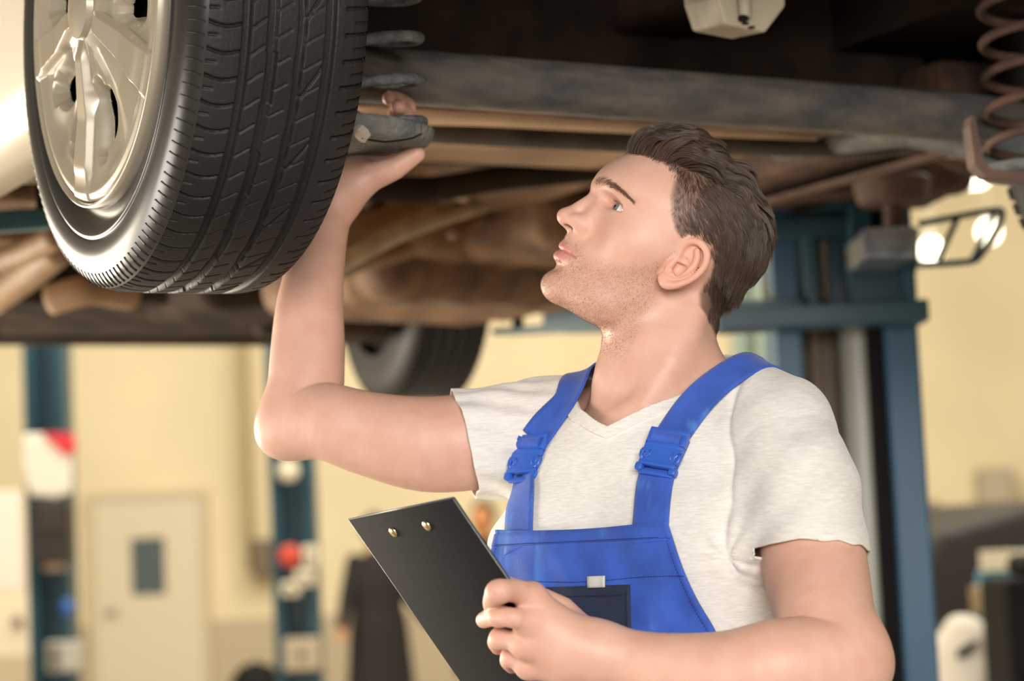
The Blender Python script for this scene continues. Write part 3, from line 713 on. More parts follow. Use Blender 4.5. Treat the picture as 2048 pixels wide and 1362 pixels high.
p0, p1 = at(1586, 474, YC + .02), at(1586, 616, YC + .02); mb = MB(); mb.tube([p0, p1], .016, 14); mb.build('guide_rod', mat('pale_rod', (.66, .60, .42), .3), lift, smooth=True)
# arm under the sill with its pad
P0 = at(1790, 482, YC - .22); mb = MB(); wbox(mb, 1726, 456, 1836, 512, YC - .36, YC - .12, .006); mb.build('arm_head', m_chrome, lift)
mb = MB(); wbox(mb, 1806, 470, 1836, 600, YC - .14, YC - .02, .006); mb.build('arm_block', m_teal, lift)
c = at(1786, 400, YC - .24); mb = MB(); mb.tube([at(1788, 456, YC - .24), c], .019, 16); mb.build('pad_stem', m_rust, lift, smooth=True, auto=40)
mb = MB(); c = at(1786, 410, YC - .24); mb.lathe([(0, 0), (0, .058), (.008, .068), (.045, .076), (.052, .070), (.052, 0)], c, (0, 0, 1), 36); mb.build('lift_pad', m_pad, lift, smooth=True, auto=35)
# toe guard loop
g = [at(*p, YC - .30) for p in ((1838, 448), (1900, 436), (1992, 420), (2004, 428), (1996, 452), (1960, 512), (1930, 524), (1838, 530))]
mb = MB(); mb.tube(crm(np.array(g), 4), .0065, 8); mb.build('toe_guard', m_teal, lift, smooth=True)
mb = MB(); mb.tube([at(1916, 434, YC - .30), at(1876, 520, YC - .30)], .006, 8); mb.build('guard_bar', m_teal, lift, smooth=True)
mb = MB(); mb.tube([at(1990, 424, YC - .30), at(1944, 520, YC - .30)], .005, 8); mb.build('guard_bar', m_teal, lift, smooth=True)
# front arm reaching forward behind the man's neck
def beam(name, a, b, w, h, m, bev=.005):
    a, b = Vector(a), Vector(b); d = b - a; L = d.length; rot = d.to_track_quat('X', 'Z').to_matrix(); mb = MB(); mb.box((a + b) / 2, (L, w, h), rot, bev=bev); return mb.build(name, m, lift)
beam('front_arm', at(1640, 628, YC - .02), at(1115, 640, 5.05), .10, .058, m_teal); beam('arm_extension', at(1150, 655, 5.0), at(1006, 664, 5.2), .07, .016, m_teal)
mb = MB(); c = at(1036, 655, 5.12); mb.tube([c, at(1034, 605, 5.12)], .014, 12); mb.build('pad_stem', m_black, lift, smooth=True, auto=40)
mb = MB(); c = at(1034, 606, 5.12); mb.lathe([(0, 0), (0, .035), (.01, .042), (.035, .044), (.04, 0)], c, (0, 0, 1), 24); mb.build('lift_pad', m_pad, lift, smooth=True, auto=35)
# left column (beyond the frame) and its arms
lc = np.array([-2.05, 3.35]); mb = MB(); mb.box((lc[0], lc[1], 1.66), (.30, .26, 3.28), bev=.01); mb.build('column', m_blueC, lift); mb = MB(); mb.box((lc[0], lc[1], .012), (.6, .55, .024)); mb.build('base_plate', m_teal, lift)
beam('rear_arm', (lc[0] + .1, lc[1], 1.74), at(-40, 447, 3.55), .07, .05, m_teal); beam('rear_arm_tube', at(-120, 452, 3.52), at(104, 437, 3.62), .03, .034, mat('teal_tube', (.05, .17, .20), .35, var=.1))
mb = MB(); c = at(88, 436, 3.61); mb.tube([c, c + [0, 0, .06]], .013, 12); mb.build('pad_stem', m_black, lift, smooth=True)

# ------------------------------------------------------------------ far columns and the things on them
def far_column(px0, px1, y, m, label, px_y=900):
    x0, x1 = at(px0, px_y, y)[0], at(px1, px_y, y)[0]; c = (x0 + x1) / 2; w = x1 - x0
    t = empty('lift_column', (c, y, 0)); tag(t, label, 'column')
    mb = MB(); mb.box((0, .11, 2.0), (w, .03, 4.0)); mb.build('web', m, t)
    for s in (-1, 1): mb = MB(); mb.box((s * (w / 2 - .03), .0, 2.0), (.06, .22, 4.0), bev=.006); mb.build('flange', m, t)
    mb = MB(); mb.box((0, .04, 1.95), (w - .12, .06, 3.6)); mb.build('slide', m, t)
    mb = MB(); mb.box((0, .05, .012), (w + .2, .45, .024)); mb.build('base_plate', m, t)
    return t
YA = 13.0
far_column(57, 140, YA, m_teal, 'teal lift column at far left with a red and white cover on it')
far_column(540, 628, YA, m_teal, 'teal lift column with small panels on it, below the raised elbow')
far_column(1476, 1542, 14.5, mat('pale_teal', (.22, .28, .22), .5), 'pale green column far behind the man, left of the near blue column')
# cover bag on the left column
y = YA - .16
mb = MB(); c = at(100, 930, y)
q = [at(*p, y) for p in ((52, 868), (140, 868), (146, 900), (146, 985), (120, 996), (66, 990), (50, 930))]
a = [mb.bm.verts.new(p) for p in q]; b = [mb.bm.verts.new(p * [1, 1, 1] + np.array([0, -.10, -.01])) for p in q]; mb.bm.faces.new(a); mb.bm.faces.new(list(reversed(b)))
for i in range(len(q)): mb.bm.faces.new((a[i], a[(i + 1) % len(q)], b[(i + 1) % len(q)], b[i]))
bag = mb.build('hanging_cover', mat('white_plastic', (.74, .68, .56), .5), None, bevel=.02); tag(bag, 'white plastic cover with a red corner hanging on the teal column at far left', 'cover')
mb = MB(); q = [at(*p, y - .115) for p in ((84, 866), (142, 866), (148, 898), (132, 912))]
a = [mb.bm.verts.new(p) for p in q]; b = [mb.bm.verts.new(p + np.array([0, .10, 0])) for p in q]; mb.bm.faces.new(a); mb.bm.faces.new(list(reversed(b)))
for i in range(4): mb.bm.faces.new((a[i], a[(i + 1) % 4], b[(i + 1) % 4], b[i]))
mb.build('red_corner', mat('red_plastic', (.62, .03, .045), .5), bag)
mb = MB(); wbox(mb, 64, 1002, 142, 1122, y - .14, y, .012); bx = mb.build('control_box', mat('dark_brown_box', (.028, .019, .014), .5)); tag(bx, 'dark brown control box on the teal column at far left', 'control box')
mb = MB(); wbox(mb, 76, 1010, 130, 1060, y - .15, y - .14, .004); mb.build('lid', mat('dark_lid', (.04, .028, .02), .4), bx); mb = MB(); wbox(mb, 86, 1126, 126, 1140, y - .10, y, .004); mb.build('bracket', mat('pink_bracket', (.5, .34, .26), .5), bx)
mb = MB(); p = at(134, 1216, y - .05); mb.lathe([(-.05, 0), (-.045, .028), (0, .036), (.045, .028), (.05, 0)], p, (.2, 0, 1), 20); hb = mb.build('blue_handle', mat('bright_blue', (.02, .10, .38), .4), None, smooth=True); tag(hb, 'bright blue knob on the teal column below the control box', 'knob')
mb = MB(); wbox(mb, 92, 1285, 160, 1342, y - .12, y, .01); tr = mb.build('parts_tray', mat('grey_tray', (.42, .40, .33), .6)); tag(tr, 'grey parts tray low on the teal column at far left', 'tray')
mb = MB(); wbox(mb, 98, 1290, 120, 1338, y - .125, y - .12, .002); mb.build('bin_front', mat('dark_tray', (.12, .11, .09), .6), tr)
# small things on the middle column
def plate(name, px, py, r, y, m, lab, cat):
    mb = MB(); c = at(px, py, y); mb.lathe([(-.03, 0), (-.03, r * .8), (-.02, r), (.03, r), (.03, 0)], c, (0, 1, 0), 28); o = mb.build(name, m, None, smooth=True, auto=40); tag(o, lab, cat); return o
m_pale = mat('pale_plastic', (.66, .58, .42), .5)
plate('gauge', 577, 942, .060, YA - .16, m_pale, 'round pale gauge high on the teal column below the elbow', 'gauge')
plate('stop_button', 580, 1112, .062, YA - .16, mat('red_button', (.55, .055, .025), .4), 'round red stop button on the teal column below the elbow', 'button')
for px0, py0, px1, py1, lab in ((604, 1092, 634, 1134, 'pale switch box beside the red stop button'), (588, 1140, 628, 1172, 'pale switch box just below the red stop button'), (562, 1164, 600, 1192, 'pale switch box lowest left under the red button'), (566, 1278, 640, 1340, 'tan document holder low on the teal column below the elbow')):
    mb = MB(); wbox(mb, px0, py0, px1, py1, YA - .20, YA - .12, .01); o = mb.build('switch_box' if 'switch' in lab else 'document_holder', m_pale if 'switch' in lab else mat('tan_holder', (.40, .33, .22), .6)); tag(o, lab, 'switch box' if 'switch' in lab else 'holder')
    mb = MB(); a = at((px0 + px1) / 2, (py0 + py1) / 2, YA - .205); mb.tube([a, a + [0, -.012, 0]], .016, 10); mb.build('knob', m_black, o)

# ------------------------------------------------------------------ people far behind
def far_person(name, base, h, label, coat, skirt, face, yaw=0.0):
    b = np.array(base); k = h / 1.75
    P = empty(name, (b[0], b[1], 0), (0, 0, yaw)); tag(P, label, 'person')
    m_c = mat('dark_coat', coat, .85); m_f = mat('warm_skin', face, .5); m_h = mat('dark_hair', (.03, .018, .012), .5)
    def body(p):
        p = p / k
        d = ell(p, (0, -.01, 1.60), (.085, .10, .125)); d = smin(d, chain(p, [(0, .02, 1.32), (0, 0, 1.52)], [.06, .055]), .03)
        d = smin(d, ell(p, (0, -.105, 1.585), (.016, .03, .025)), .02)
        d = smin(d, ell(p, (0, 0, 1.20), (.19, .12, .26)), .06)
        for s in (1, -1):
            d = smin(d, chain(p, [(s * .18, 0, 1.38), (s * .27, -.02, 1.10), (s * .36, -.12, .90)], [.055, .042, .03]), .03)
            for f in range(4): d = smin(d, chain(p, [(s * .365 + (f - 1.5) * .016, -.125, .885), (s * .385 + (f - 1.5) * .018, -.16, .80)], [.010, .007]), .004)
            d = smin(d, chain(p, [(s * .385 - s * .04, -.14, .88), (s * .37 - s * .05, -.18, .83)], [.010, .007]), .004)
            d = smin(d, chain(p, [(s * .09, 0, .92), (s * .10, -.01, .48), (s * .10, .01, .08)], [.09, .06, .045]), .04)
            d = smin(d, chain(p, [(s * .10, .02, .05), (s * .11, -.15, .04)], [.045, .038]), .02)
        return d * k
    v, q = surface(body, (-.5 * k, -.35 * k, -.02), (.5 * k, .35 * k, 1.8 * k), .016 * k); mesh_np('body', v, q, m_f, P)
    def coat_f(p):
        p = p / k
        z = p[:, 2]; d = ell(p, (0, 0, 1.20), (.205, .135, .27))
        w = np.interp(z, [.42, .9, 1.15], [.27, .23, .18]); dd = np.hypot(p[:, 0], p[:, 1] * 1.45) - w; dd = smax(smax(dd, z - 1.2, .05), .42 - z, .01); d = smin(d, dd, .06)
        for s in (1, -1): d = smin(d, chain(p, [(s * .18, 0, 1.38), (s * .27, -.02, 1.10), (s * .35, -.11, .92)], [.068, .056, .045]), .03)
        d = smin(d, chain(p, [(0, .02, 1.40), (0, .01, 1.46)], [.075, .065]), .03)
        return d * k
    v, q = surface(coat_f, (-.5 * k, -.35 * k, .3), (.5 * k, .35 * k, 1.6 * k), .016 * k); mesh_np('coat', v, q, m_c, P)
    def tro(p):
        p = p / k; d = None
        for s in (1, -1):
            c = chain(p, [(s * .09, 0, .92), (s * .10, -.01, .48), (s * .10, .01, .12)], [.105, .075, .062]); d = c if d is None else smin(d, c, .02)
        return d * k
    v, q = surface(tro, (-.3 * k, -.2 * k, 0), (.3 * k, .2 * k, 1.1 * k), .018 * k); mesh_np('trousers', v, q, m_c, P)
    def hr(p):
        p = p / k; d = ell(p, (0, .012, 1.625), (.096, .112, .125)); d = smax(d, -(p[:, 1] + .055 + (p[:, 2] - 1.66) * -.3), .02) if False else smax(d, -p[:, 1] - .06 - np.maximum(p[:, 2] - 1.66, 0) * .8, .02); return smax(d, 1.54 - p[:, 2], .02) * k
    v, q = surface(hr, (-.15 * k, -.15 * k, 1.45 * k), (.15 * k, .2 * k, 1.8 * k), .012 * k); mesh_np('hair', v, q, m_h, P)
    for s in (1, -1): mb = MB(); mb.lathe([(-.012 * k, 0), (-.008 * k, .009 * k), (.008 * k, .009 * k), (.012 * k, 0)], (s * .033 * k, -.092 * k, 1.615 * k), (0, 1, 0), 10); mb.build('eye', m_h, P, smooth=True)
    return P
# ------------------------------------------------------------------ right edge clutter
y = 9.5
dc = empty('dark_car', (at(2010, 1200, y)[0] + .55, y + .6, 0), (0, 0, math.radians(18))); tag(dc, 'dark car parked at the right edge behind the blue column', 'car')
m_dcar = mat('dark_brown_paint', (.014, .010, .008), .5, spec=.2)
def dcf(p):
    x, yy, z = p[:, 0], np.abs(p[:, 1]), p[:, 2]
    b = np.abs(np.stack([x, p[:, 1], z - .58], 1)) - np.array([1.95, .78, .22]); d = np.sqrt((np.maximum(b, 0) ** 2).sum(1)) + np.minimum(b.max(1), 0) - .08
    top = np.interp(x, [-1.7, -1.1, -.5, .7, 1.3], [.80, 1.30, 1.42, 1.38, .85]); c = np.maximum(np.maximum(z - top, yy - (.80 - .22 * np.clip((z - .8) / .6, 0, 1))), np.maximum(.7 - z, np.abs(x + .2) - 1.5)); d = smin(d, c * .8, .08)
    for cx in (-1.25, 1.25): d = smax(d, -(np.maximum(np.hypot(x - cx, z - .32) - .36, .50 - yy)), .02)
    return d
v, q = surface(dcf, (-2.2, -1, .2), (2.2, 1, 1.6), .035); mesh_np('body', v, q, m_dcar, dc)
for cx in (-1.25, 1.25):
    for s in (1, -1): mb = MB(); mb.lathe([(-.09, 0), (-.09, .2), (-.10, .26), (-.08, .31), (.08, .31), (.10, .26), (.09, .2), (.09, 0)], (cx, s * .68, .32), (0, 1, 0), 28); mb.build('wheel', m_tyre, dc, smooth=True)
m_gl = mat('pale_window', (.62, .57, .42), .15, spec=.8)  # brightness seen through the windows is put into the opaque pane colour
for (x0, x1) in ((-.95, -.1), (.0, .75)):
    mb = MB(); mb.box(((x0 + x1) / 2, -.70, 1.08), (x1 - x0, .02, .28), Matrix.Rotation(math.radians(-20), 3, 'X'), bev=.005); mb.build('side_window', m_gl, dc)
mb = MB(); wbox(mb, 1962, 1103, 2030, 1140, 8.6, 8.64, .004); sg = mb.build('bright_pane', mat('cream_pane', (.78, .70, .50), .5))  # added pale panel carrying the brightness of a car window
tag(sg, 'pale cream panel at the right edge, put in for a bright car window', 'plate')
st = empty('stand', at(1962, 1240, 8.7)); WORLD.add(st.name); tag(st, 'teal tubular stand at the right edge under the pale cream panel', 'stand')
m_tl = mat('bright_teal', (.03, .17, .24), .4)
for pts in (((1966, 1138, 8.68), (1948, 1250, 8.68), (1946, 1500, 8.68)), ((2022, 1138, 8.68), (1994, 1180, 8.7), (1990, 1500, 8.7)), ((1958, 1150, 8.68), (2028, 1146, 8.68)), ((1946, 1500, 8.68), (1990, 1500, 8.7))):
    mb = MB(); mb.tube([at(*q) for q in pts], .019, 10); mb.build('tube', m_tl, st, smooth=True)
mb = MB(); mb.box(at(1970, 1230, 8.60) - np.array([0, 0, .006]), (.14, .22, .012), bev=.003); mb.build('shelf', m_tl, st)
mb = MB(); mb.lathe([(0, 0), (0, .045), (.10, .05), (.11, 0)], at(1968, 1228, 8.57), (0, 0, 1), 18); o = mb.build('oil_can', mat('amber_can', (.36, .25, .12), .4), None, smooth=True, auto=40); tag(o, 'small amber can on the stand at the right edge', 'can')
mb = MB(); mb.tube([at(1968, 1206, 8.55), at(1990, 1190, 8.55)], .010, 8); mb.build('spout', m_tl, o, smooth=True)
c = at(1932, 1320, 7.6)
def bun(p):
    q = p - c; d = ell(q, (0, 0, -.05), (.125, .13, .20)); d = smin(d, ell(q, (.06, 0, -.10), (.10, .12, .16)), .05); d = smin(d, ell(q, (.0, 0, -.62), (.17, .15, .66)), .08)
    return smax(d + .004 * np.sin(q[:, 2] * 40 + q[:, 0] * 30), .002 - p[:, 2], .01)
v, q = surface(bun, (c[0] - .35, c[1] - .3, -.02), (c[0] + .35, c[1] + .3, c[2] + .25), .02); o = mesh_np('covered_seat', v, q, mat('white_cover', (.80, .74, .62), .7)); tag(o, 'white fabric-covered seat at the bottom right beside the blue column', 'seat')
mb = MB(); q = [at(*p, 7.455) for p in ((1918, 1300), (1948, 1282), (1958, 1286), (1938, 1312), (1916, 1318))]
a = [mb.bm.verts.new(p) for p in q]; b = [mb.bm.verts.new(p + np.array([0, .05, 0])) for p in q]; mb.bm.faces.new(a); mb.bm.faces.new(list(reversed(b)))
for i in range(5): mb.bm.faces.new((a[i], a[(i + 1) % 5], b[(i + 1) % 5], b[i]))
mb.build('dark_patch', mat('dark_patch', (.06, .05, .04), .7), o)
tt = empty('tool_trolley', (at(2060, 1300, 7.0)[0], 7.0, 0)); WORLD.add(tt.name); tag(tt, 'tall black tool trolley cut by the right edge of the view', 'trolley')
mb = MB(); x = at(2012, 1300, 7.0)[0]; mb.box((x + .25, 7.15, .62), (.5, .4, 1.06), bev=.02); mb.build('cabinet', m_black, tt)
mb = MB(); z = at(2030, 1110, 7)[2]; mb.box((x + .30, 7.15, (z + 1.15) / 2), (.44, .34, z - 1.15), bev=.03); mb.build('top_chest', m_black, tt)
for i in range(4): mb = MB(); mb.box((x + .25, 6.945, .25 + i * .24), (.44, .02, .2), bev=.006); mb.build('drawer', mat('black_drawer', (.010, .009, .008), .6, spec=.12), tt)
for sx in (.06, .44):
    for sy in (7.0, 7.3): mb = MB(); mb.lathe([(-.02, 0), (-.02, .045), (.02, .045), (.02, 0)], (x + sx, sy, .046), (1, 0, 0), 16); mb.build('castor', m_black, tt)
mb = MB(); c = at(1862, 1056, YB - .12); mb.lathe([(-.20, 0), (-.20, .075), (.12, .075), (.17, .03), (.2, .03), (.2, 0)], c, (0, 0, 1), 20); fe = mb.build('fire_extinguisher', mat('red_paint', (.42, .045, .03), .35), None, smooth=True, auto=40); tag(fe, 'red extinguisher on the back wall just right of the blue column', 'extinguisher')
mb = MB(); mb.tube([c + [0, 0, .2], c + [.05, -.03, .22], c + [.09, -.03, .1]], .012, 8); mb.build('hose', m_black, fe, smooth=True)
wbn = empty('waste_bin', (at(512, 1350, 15.0)[0], 15.0, 0)); tag(wbn, 'black bin with a rounded lid at the bottom, left of the middle column', 'bin')
z = at(512, 1322, 15.0)[2]; mb = MB(); mb.lathe([(0, 0), (0, .13), (z - .18, .17), (z - .18, 0)], (0, 0, 0), (0, 0, 1), 28); mb.build('bin_body', m_black, wbn, smooth=True, auto=40); mb = MB(); mb.lathe([(z - .18, .175), (z - .12, .17), (z - .03, .10), (z, 0)], (0, 0, 0), (0, 0, 1), 28); mb.build('lid', m_black, wbn, smooth=True)
# ------------------------------------------------------------------ the mechanic
HO = at(1338, 545, 2.42)                       # head origin, between the ears
yaw, hp = math.radians(12), math.radians(29)
hx = np.array([-math.cos(yaw) * math.cos(hp), -math.sin(yaw) * math.cos(hp), math.sin(hp)])    # forward
hy = np.array([math.sin(yaw), -math.cos(yaw), 0.0])                                            # his left
hz = np.cross(hx, hy)
_rl = math.radians(13); hy, hz = math.cos(_rl) * hy - math.sin(_rl) * hz, math.cos(_rl) * hz + math.sin(_rl) * hy
HA = np.stack([hx, hy, hz])                    # rows: axes
def to_head(p): return (p - HO) @ HA.T * 1000.0
def from_head(q): return HO + (np.asarray(q, float) / 1000.0) @ HA

def tab(rows, n=40):
    """smooth lookup table over z"""
    r = crm(sorted(rows), n); return r[:, 0], r[:, 1:]
_fz, _fv = tab([(-92, 92, 30, 30), (-84, 103, 35, 34), (-72, 110, 43, 34), (-60, 110, 50, 33), (-45, 106, 56, 32), (-30, 103.5, 59.5, 32), (-15, 102, 63, 33),
                (0, 97, 65.5, 33), (15, 93, 67.5, 34), (30, 91, 66.5, 35), (45, 101, 64, 36), (60, 111, 63, 38), (80, 104, 60, 38)])
EYE_C, EYE_R = (79.5, 31.5, 33.0), 12.2

def ear_frame(side=1):
    v = np.array([-0.20, 0.06 * side, 0.98]); v /= np.linalg.norm(v)
    u = np.array([-0.90, 0.42 * side, -0.18]); u -= v * (u @ v); u /= np.linalg.norm(u)
    w = np.cross(u, v) * side
    if w[1] * side < 0: w = -w
    return np.array([4.0, 75.0 * side, 9.5]), u, v, w     # back, up, outward
EC, EU, EV, EW = ear_frame()
_hel = crm([(-9, 1, -1, 2.6), (-11, 9, 1.5, 3.0), (-13.5, 17, 2.5, 3.4), (-11, 26, 3.5, 3.6), (-2, 31.5, 4, 3.8), (9, 29.5, 4, 3.8), (16.5, 21, 4, 3.7), (18.5, 10, 3.5, 3.6), (16.5, -2, 3, 3.4), (11.5, -12, 2.5, 3.5), (5, -20, 2, 4.2), (-3, -24, 1.5, 5.0), (-9, -21, 0.5, 4.8)], 3)
_anti = crm([(1, 23, 1.5, 3.0), (6.5, 17, 2, 3.6), (9, 8, 2.2, 3.8), (7, -2, 2.2, 3.8), (2, -9, 2.0, 3.6), (-3.5, -12, 1.2, 3.4)], 3)
_anti2 = [(-4, 13, -1.5, 2.4), (3, 11, -0.5, 3.0), (8, 9, 1.5, 3.2)]
def ear_sdf(q):
    """q: head mm with |y|; local ear coordinates u back, v up, w out"""
    e = q - EC; p = np.stack([e @ EU, e @ EV, e @ EW], 1)
    body = ellr(p, (2, 4, -4.0), (17, 27, 4.2), np.eye(3))
    lobe = ell(p, (-4, -18, 0), (9.5, 9.5, 4.2))
    d = smin(body, lobe, 5)
    root = ell(p, (-3, 2, -12), (13, 22, 10)); d = smin(d, root, 6)
    hel = chain(p, _hel[:, :3], _hel[:, 3]); ant = chain(p, _anti[:, :3], _anti[:, 3])
    concha = ell(p, (-2.0, -1.0, 1.5), (8.0, 11.5, 6.5)); scapha = chain(p, [(2, 26, 4.2), (11, 20, 4.2), (13, 8, 4.0), (10, -5, 3.5)], [2.0, 2.8, 2.4, 1.2])
    d = smax(d, -scapha, 3.5)
    d = smin(d, ant, 3.2); d = smin(d, hel, 3.4)
    d = smax(d, -concha, 3.0)
    cr = chain(p, [(-11, 4, 1), (-5, 4.5, -1.5), (1, 6, -2.5)], [2.8, 2.4, 1.8]); d = smin(d, cr, 2.5)
    trag = ellr(p, (-11.0, -5.5, 2.2), (4.2, 7.0, 4.0), np.eye(3)); d = smin(d, trag, 4.0)
    atr = ell(p, (-3.5, -12.5, 1.5), (4.0, 3.4, 3.4)); d = smin(d, atr, 3.0)
    return d

def head_sdf(q):
    x, y, z = q[:, 0], np.abs(q[:, 1]), q[:, 2]
    qa = np.stack([x, y, z], 1)
    d = ell(q, (13, 0, 54), (99, 76, 75))
    # face: rounded horizontal sections
    fx = np.interp(z, _fz, _fv[:, 0]); w = np.interp(z, _fz, _fv[:, 1]); c = np.interp(z, _fz, _fv[:, 2])
    dx = x - c; a = np.where(dx > 0, fx - c, 36.0)
    r = np.sqrt(dx * dx + y * y) + 1e-6
    n = 2.15
    f = ((np.abs(dx) / a) ** n + (y / w) ** n) ** (1 / n) + 1e-6
    face = r - r / f
    jaw = (x - 24) * -0.37 + (z + 52) * -0.93
    face = smax(face, jaw, 15); face = smax(face, z - 72, 30)
    d = smin(d, face, 26)
    d = smin(d, ell(qa, (56, 50, 8), (26, 17, 18)), 24)                                  # cheekbones
    d = smin(d, chain(qa, [(108.5, 5, 46), (97, 23, 49.5), (77, 43, 48)], [9.5, 8.5, 7.0]), 10)  # brow ridge
    d = smin(d, ell(qa, (99.5, 0, -69.5), (17.5, 23, 15)), 12)                           # chin
    d = smin(d, ell(qa, (92, 0, -33), (24.5, 27, 22)), 12)                                 # mouth mound
    d = smin(d, ell(qa, (99, 0, -15), (18, 17, 15)), 10)                                 # philtrum
    d = smin(d, ell(qa, (24, 46, -38), (16, 10, 18)), 16)                                # jaw corner
    d = smax(d, -ell(qa, (105, 33, 36), (15.5, 13, 7)), 8)                             # eye sockets
    # nose
    d = smin(d, chain(qa, [(97, 7, 37), (102, 9, 18), (106, 12, 2)], [7.5, 9.0, 9.0]), 12)
    d = smin(d, chain(qa, [(104.6, 0, 37), (113.3, 0, 24), (120, 0, 11), (125.5, 0, 1.5)], [6.4, 7.2, 8.0, 8.8]), 9)
    d = smin(d, ell(qa, (125.5, 3.0, 0.5), (10, 8.5, 8.5)), 6)
    d = smin(d, ell(qa, (112.0, 13.0, 1.6), (12.5, 6.5, 7.5)), 7)
    d = smin(d, chain(qa, [(125.5, 0, -3), (117, 0, -7.5)], [4.6, 4.4]), 4)
    d = smax(d, -chain(qa, [(123, 7.2, -8.0), (116, 9.4, -5.8), (110, 9.0, -1)], [2.2, 3.2, 2.4], flat=((0, 1, 0), 0.85)), 2.0)
    d = smax(d, -chain(qa, [(120, 0, -16), (121.5, 0, -24)], [2.0, 2.4]), 4)
    # lips
    up = chain(qa, [(113.6, 2.5, -28.0), (111.6, 11, -28.8), (105.0, 20, -30.2), (97.0, 27.5, -31.4)], [5.2, 5.0, 4.0, 2.2])
    lo = chain(qa, [(112.8, 0, -40.2), (110.6, 10, -39.8), (104.0, 19.5, -37), (97.0, 27.5, -33.2)], [6.6, 6.4, 5.0, 2.2])
    d = smin(d, up, 3.5); d = smin(d, lo, 3.5)
    zc = np.interp(y, [0, 6, 19, 27, 31], [-33.4, -33.0, -32.6, -32.4, -33.4])
    d = smax(d, -np.maximum(np.maximum(np.abs(z - zc) - 0.9, -(d + 2.0)), y - 28.0), 2.6)
    d = smax(d, -chain(qa, [(119.5, 0, -52), (112, 14, -50)], [3.0, 2.0]), 9)
    d = smin(d, ell(qa, (46, 34, -64), (34, 20, 17)), 16)
    d = smin(d, ell(qa, (58, 0, -68), (44, 36, 19)), 14)                                 # soft part under the jaw
    # lids
    e = qa - np.asarray(EYE_C); re = np.sqrt((e * e).sum(1)) + 1e-6
    ph = np.degrees(np.arctan2(e[:, 1], e[:, 0])); eps = np.degrees(np.arcsin(np.clip(e[:, 2] / re, -1, 1)))
    lat = np.clip((ph - 20) / 76.0, -1, 1); alm = 1 - lat * lat
    eu, elo = 27 * alm + 1.5 * lat, -13 * alm + 1.5 * lat
    onlid = np.maximum(eps - eu, elo - eps) * 0.22                       # mm, >0 on a lid
    d = smin(d, smax(re - 13.9, -onlid, 1.0), 3.0)
    d = smax(d, -np.maximum(onlid, re - np.interp(ph, [-30, 25], [13.2, 22])), 0.9)
    crease = np.maximum(np.abs(eps - eu - 14 * np.sqrt(alm)) * 0.22 - 0.35, re - 14.6)
    d = smax(d, -np.where(alm > 0.3, crease, 9.0), 1.6)
    near = qa[:, 1] > 50
    if near.any():
        ee = ear_sdf(qa[near]); d[near] = smin(d[near], ee, 4.0)
    return d

# torso frame: origin at the base of the neck
TO = at(1312, 800, 2.42)
ty_ = math.radians(38)
tl = np.array([math.cos(ty_), -math.sin(ty_), 0.0]); tf = np.array([-math.sin(ty_), -math.cos(ty_), 0.0]); tu = np.array([0, 0, 1.0])
TA = np.stack([tl, tf, tu])
def to_torso(p): return (p - TO) @ TA.T
def from_torso(q): return TO + np.asarray(q, float) @ TA
# rows: height, half width, half depth, centre forward
_tz, _tv = tab([(-1.02, .165, .12, .0), (-.80, .170, .125, .0), (-.62, .160, .112, .012), (-.50, .152, .105, .014), (-.40, .149, .108, .014), (-.30, .156, .115, .012), (-.20, .162, .118, .008), (-.12, .160, .108, .004), (-.06, .135, .092, .0), (-.01, .09, .072, -.004), (.03, .06, .055, -.01)], 30)
def torso_core(t, grow=0.0, low=-0.95):
    u = t[:, 2]
    w = np.interp(u, _tz, _tv[:, 0]) + grow; dp = np.interp(u, _tz, _tv[:, 1]) + grow; c = np.interp(u, _tz, _tv[:, 2])
    x, y = t[:, 0], t[:, 1] - c
    r = np.sqrt(x * x + y * y) + 1e-6; n = 2.4
    f = ((np.abs(x) / w) ** n + (np.abs(y) / dp) ** n) ** (1 / n) + 1e-6
    d = r - r / f
    d = smax(d, u - 0.02 - grow, 0.06); return smax(d, low - u, 0.02)
def px3(rows):
    """(px, py, depth, radius mm) rows to points and radii"""
    return np.array([at(a, b, c) for a, b, c, *_ in rows]), np.array([r[3] for r in rows]) / 1000.0
RS, LS = at(1085, 838, 2.51), at(1598, 842, 2.31)
_trap = [from_torso((0, -.03, .03)), from_torso((.085, -.03, -.004)), from_torso((.150, -.015, -.030))]
_trapr = [from_torso((0, -.03, .03)), from_torso((-.085, -.03, -.004)), from_torso((-.150, -.015, -.020))]
def torso_sdf(p, grow=0.0, low=-0.95):
    t = to_torso(p)
    d = torso_core(t, grow, low)
    d = smin(d, chain(p, _trap, [.036 + grow, .037 + grow, .036 + grow]), .05)
    d = smin(d, chain(p, _trapr, [.036 + grow, .037 + grow, .036 + grow]), .05)
    pec = np.stack([np.abs(t[:, 0]), t[:, 1], t[:, 2]], 1)
    d = smin(d, ell(pec, (.085, .085, -.165), (.075 + grow, .03 + grow, .055 + grow)), .04)
    return d
_RA, _RR = px3([(1085, 866, 2.51, 52), (960, 882, 2.50, 53), (850, 888, 2.50, 52.5), (740, 868, 2.505, 46.5), (665, 845, 2.51, 43), (612, 826, 2.53, 41.5), (613, 760, 2.545, 42.5), (616, 690, 2.56, 41.5), (620, 610, 2.575, 38), (633, 530, 2.59, 32.5), (654, 455, 2.608, 25.5), (678, 402, 2.62, 20.5)])
_LA, _LR = px3([(1572, 900, 2.31, 41), (1604, 985, 2.275, 51), (1629, 1130, 2.23, 51.5), (1652, 1240, 2.18, 47), (1668, 1318, 2.15, 45), (1560, 1336, 2.135, 46), (1450, 1350, 2.14, 41), (1330, 1338, 2.15, 34), (1250, 1318, 2.16, 28.5), (1195, 1304, 2.165, 26)])
_RAp = np.hstack([_RA, _RR[:, None]]); _LAp = np.hstack([_LA, _LR[:, None]])
